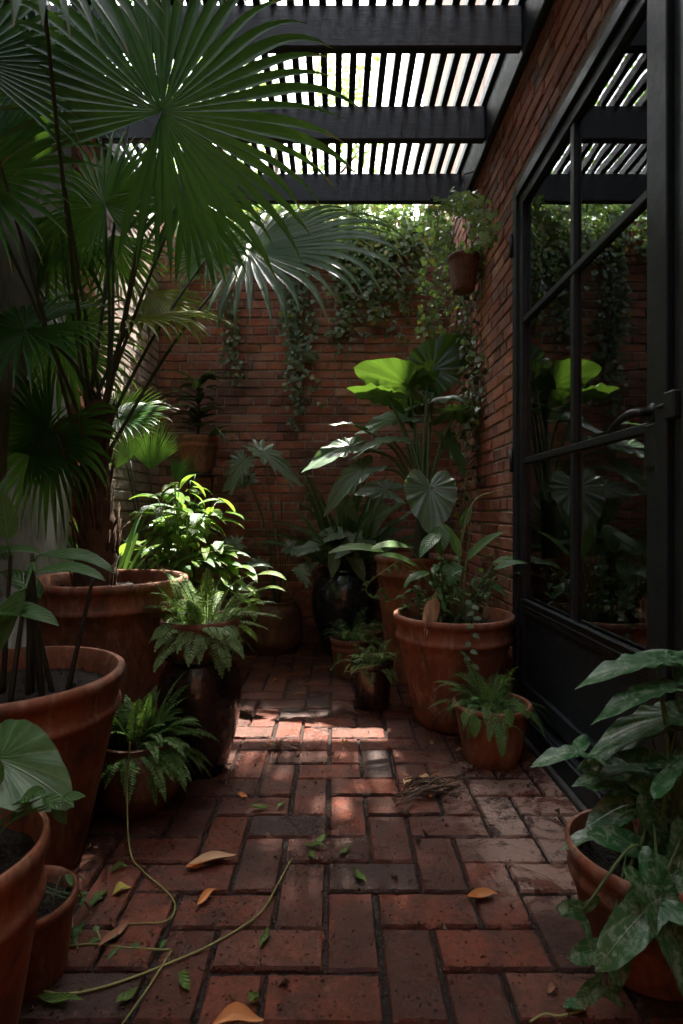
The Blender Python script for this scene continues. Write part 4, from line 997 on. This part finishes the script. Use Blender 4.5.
t = thing('distant_tree', 'loose sunlit tree beyond the far wall, glimpsed between the pergola slats', 'tree', (-1.1, 7.4, -.05))
g = MB(); g.tube(curve([(-1.1, 7.4, -.06), (-1.05, 7.4, 2.5), (-.9, 7.4, 4.8), (-.6, 7.4, 6.3)], 8), [.12-.09*k/24 for k in range(25)], 12)
for e in [(.3, 7.2, 5.6), (-2.2, 7.3, 5.4), (-.2, 7.9, 6.4), (-1.7, 7.6, 6.4), (.1, 7.3, 4.5)]:
    g.tube(curve([(-1.0, 7.4, 3.6), (V((-1.0, 7.4, 3.6))+V(e))/2+V((0, 0, .2)), e], 6), [.05-.038*k/12 for k in range(13)], 7)
g.build('trunk', TWIG, t); g = MB()
for i in range(5200):
    while True:
        q = V((rnd(-2.6, .7), rnd(6.8, 8.1), rnd(3.9, 6.9)))
        if noise.noise(q*1.3) > -.02+.25*max(0, q.x+.1): break
    blade(g, q, (rnd(-1, 1), rnd(-1, 1), rnd(-.8, .3)), (0, 0, 1), rnd(.06, .12), .045, prof_ovate, .3, .2, 2, 0, 5, 1)
g.build('crown', IVYL, t)
# --- hanging basket pot
X, Y = .77, 3.385
t = thing('hanging_pot', 'small clay pot hung by thin wires near the top of the right hand wall', 'hanging pot', (X, Y, 2.26))
g = MB(); g.lathe((X, Y, 2.32), pot_profile('low', .098, .21, .062), 40, .006, 4); po = g.build('pot', TCD, t)
g = MB(); g.lathe((X, Y, 2.50), [(0, .01), (.06, .005), (.084, 0)], 24); g.build('soil', SOIL, po, org=ORG[t.name])
for k in range(3):
    a = k*2*PI/3+.5; g = MB(); g.tube([(X+.093*math.cos(a), Y+.093*math.sin(a), 2.53), (X+.002*math.cos(a), Y+.002*math.sin(a), 2.98)], .0026, 5); g.build('wire', BLK, t)
g = MB(); g.tube([(X, Y, 2.975), (X, Y, 3.02), (X+.03, Y, 3.03), (WR-.05, Y, 3.04)], .004, 6); g.build('hook', BLK, t)
g = MB(); l_ = MB()
for i in range(32):
    a = rnd(0, 2*PI); q = V((X+.06*math.cos(a), Y+.06*math.sin(a), 2.51)); e1 = q+V((math.cos(a)*.08, math.sin(a)*.08, rnd(.03, .14))); e2 = e1+V((math.cos(a)*.05, math.sin(a)*.05, -rnd(0, .42))); P = curve([q, e1, e2], 6); P = [V((min(p.x, WR-.02), p.y, p.z)) for p in P]; g.tube(P, .0016, 4)
    for p in P[3::2]: ivy_leaf(l_, p, (math.cos(a), math.sin(a)-.5, .4), .022)
g.build('stems', STEM, t); l_.build('leaves', IVYL, t)

# ------------------------------------------------------------------ things lying on the bricks
def lying_vine(label, path, r=.0032, mat=VINE, name='fallen_vine'):
    P = [G(a, b, c) for a, b, c in path]; m = P[len(P)//2]; t_ = MB(); Q = curve(P, 10); t_.tube(Q, [r*(1-.4*i/len(Q)) for i in range(len(Q))], 7)
    o = t_.build(name, mat, org=(m.x, m.y, 0)); tag(o, label, 'vine'); return o
lying_vine('long pale green vine curving over the bricks from the left pots to the centre', [(-6, 955, .02), (10, 970, .012), (50, 993, .009), (100, 988, .01), (170, 963, .009), (220, 940, .011), (260, 913, .009), (280, 880, .009), (291, 860, .012)], .0034)
lying_vine('short straight piece of vine running out of the bottom of the photo', [(172, 950, .012), (150, 985, .009), (118, 1030, .009)], .0028)
o = lying_vine('vine hanging from the squat fern pot and curling back on the bricks', [(130, 742, .30), (127, 790, .16), (130, 850, .03), (142, 870, .009), (165, 890, .009), (175, 905, .009), (166, 921, .009), (128, 924, .009)], .0028)
def floor_leaf(px, py, ang, L, Wd, mat, label, name='fallen_leaf', curl=.65, prof=prof_lance):
    g = MB(); A = G(px, py, .011); a = math.radians(ang); T = V((math.cos(a), math.sin(a), 0)); A = A-T*L/2
    T, R, N = frame(T, (0, 0, 1)); vs = []; lc = []; fs = []; n = 10; ph = rnd(0, 6); cv = rnd(-.15, .15)
    for k in range(n+1):
        t_ = k/n; w_ = Wd/2*prof(t_)+.0005
        for v in (-1, -.5, 0, .5, 1):
            h = abs(v)**1.5*w_*curl*1.3+.006*curl*math.sin(t_*7+ph)+.5*curl*L*.25*(t_-.5)**2*4*.3
            vs.append(A+T*(L*t_)+R*(v*w_+cv*L*math.sin(PI*t_)*.5)+V((0, 0, max(h, -.003)))); lc.append(((t_-abs(v)*.25)*8, abs(v), t_))
    for k in range(n):
        for j in range(4): fs.append((k*5+j, k*5+j+1, (k+1)*5+j+1, (k+1)*5+j))
    g.add(vs, fs, lc); c = G(px, py, 0); o = g.build(name, mat, org=(c.x, c.y, 0)); tag(o, label, 'leaf', 'leaves fallen on the brick paving'); return o
FL = [
 (212, 860, 22, .145, .040, DRY, 'large pale dry leaf beside the long vine left of centre'),
 (198, 866, 25, .07, .022, DRYO, 'orange dry leaf tucked against the large pale dry leaf'),
 (207, 897, 62, .075, .022, DRYO, 'curled orange leaf below the large pale dry leaf'),
 (242, 797, -28, .05, .022, DRYO, 'rusty leaf on the paving right of the squat fern pot'),
 (483, 897, 8, .085, .034, DRYO, 'bright orange brown curled leaf on the pale bricks near the door'),
 (238, 1022, 5, .10, .04, DRYO, 'orange leaf cut off by the bottom edge of the photo'),
 (361, 877, -62, .06, .02, FRESH, 'single bright green leaf in the middle of the path'),
 (264, 938, 80, .065, .018, FRESH, 'slim green leaf touching the long vine near its bend'),
 (254, 999, 60, .026, .028, FRESH, 'tiny round green leaf at the bottom near the centre'),
 (186, 982, -60, .06, .022, FRESH, 'green leaf lying under the long vine at bottom left'),
 (127, 997, 50, .05, .022, FRESH, 'green leaf below the long vine, left of its lowest bend'),
 (100, 897, 75, .065, .022, FRESH, 'upright green leaf next to the creeper of the small low pot'),
 (122, 890, 40, .05, .028, FRY, 'mottled yellow leaf between the small low pot and the curled vine'),
 (120, 868, 30, .05, .02, FRESH, 'dull green leaf in the shade beside the squat fern pot'),
 (115, 935, 65, .10, .026, DRYB, 'reddish brown leaf standing beside the creeper of the small low pot'),
 (60, 1000, -5, .10, .022, FRESH, 'long green leaf nearest the bottom left corner'),
 (433, 743, 50, .03, .014, FRY, 'small yellow leaf at the right end of the sunlit patch'),
 (344, 742, 60, .03, .018, FRY, 'yellow fleck of leaf in the sunlit patch'),
 (276, 681, 20, .045, .022, DRYO, 'orange leaf on the far bricks in front of the round brown pot'),
 (300, 694, 10, .07, .02, DRY, 'pale dry leaf near the far end of the path'),
 (260, 807, 10, .07, .018, FRESH, 'green leaf pair piece by the rusty leaf'),
 (281, 805, 70, .05, .016, FRESH, 'green upright leaflet at the end of the green leaf pair'),
 (316, 846, -10, .07, .018, FRESH, 'pale green leaf of the sprig in the centre of the path'),
 (322, 840, 45, .05, .018, FRESH, 'green leaf at the tip of the centre sprig'),
 (312, 856, -75, .045, .018, FRESH, 'green leaf pointing down from the centre sprig'),
 (345, 851, 55, .06, .014, FRESH, 'narrow green leaf just right of the centre sprig'),
 (408, 782, 60, .07, .03, DRY, 'pale tan leaf at the left of the twig heap'),
 (424, 779, 110, .07, .034, DRY, 'folded tan leaf on top of the twig heap'),
 (430, 797, 95, .035, .016, DRYO, 'small orange leaf at the foot of the twig heap'),
 (270, 745, 30, .04, .02, DRY, 'tan leaf on the sunlit bricks at the left'),
 (205, 766, 10, .06, .02, DRYB, 'brown leaf at the foot of the glossy jar'),
 (355, 713, -20, .045, .016, DRYB, 'brown leaf in front of the little dark glazed pot'),
 (460, 750, 15, .04, .015, DRY, 'dry leaf before the large right hand pot'),
 (330, 668, 5, .05, .02, DRYB, 'brown leaf in front of the far urn'),
 (553, 990, 15, .03, .015, DRYB, 'small dark leaf at the bottom right on a red brick'),
]
for a in FL: floor_leaf(*a)
# twig heap
t = thing('twig_heap', 'small heap of dead twigs and dry leaf scraps on the brick path', 'debris', G(430, 788))
g = MB()
for i in range(26):
    c = G(432+rnd(-22, 24), 787+rnd(-9, 9), rnd(.008, .03)); a = rnd(-.5, 1.0); L = rnd(.04, .13); d = V((math.cos(a), math.sin(a)*.9, rnd(-.1, .12)))
    g.tube(curve([c-d*L, c+V((0, 0, rnd(0.004, .02))), c+d*L+V((rnd(-.01, .01), rnd(-.01, .01), .004))], 4), rnd(.0016, .0034), 5)
g.build('twigs', TWIG, t)
g = MB()
for i in range(14):
    g = MB(); c = G(430+rnd(-24, 26), 786+rnd(-10, 10), .015); blade(g, c, (rnd(-1, 1), rnd(-1, 1), rnd(-.1, .4)), (0, 0, 1), rnd(.02, .05), .018, prof_ovate, .4, .5, 5, .08, 4, 1); g.build('leaf_scrap', DRYB, t)
t = thing('seed_head', 'small dark twiggy seed head on the sunlit bricks', 'debris', G(278, 746))
g = MB(); c = G(277, 747, .018)
for i in range(38):
    d = V((rnd(-1, 1), rnd(-1, 1), rnd(-.2, 1))).normalized()*rnd(.02, .05); g.tube([c, c+d*.5+V((0, 0, .004)), c+d], [.002, .0014, .001], 4)
for k in range(3): g.tube(curve([c, c+V((.05+.02*k, .01*k, 0)), c+V((.10, -.02+.02*k, -.006))], 4), .0016, 4)
g.build('twigs', TWIG, t)
# crumbs of soil and leaf bits along the joints
g = MB()
for i in range(6500):
    x = rnd(-1.2, .82); y = rnd(.9, 4.2)
    if noise.noise(V((x*2.2, y*2.2, 7))) < rnd(-.5, .25) : continue
    s_ = rnd(.0012, .0042)*(1 if random.random() < .93 else rnd(2, 4)); c = V((x, y, .007)); ax = [V((rnd(-1, 1), rnd(-1, 1), rnd(0, .6))).normalized()*s_ for _ in range(3)]
    g.add([c+ax[0], c-ax[0], c+ax[1], c+ax[2]+V((0, 0, s_))], [(0, 1, 2), (0, 1, 3), (1, 2, 3), (0, 2, 3)])
tag(g.build('crumbs', m_plain('crumb_bits', (.13, .09, .06), .9)), 'loose crumbs of soil and leaf bits scattered over the brick paving', 'debris', kind='stuff')
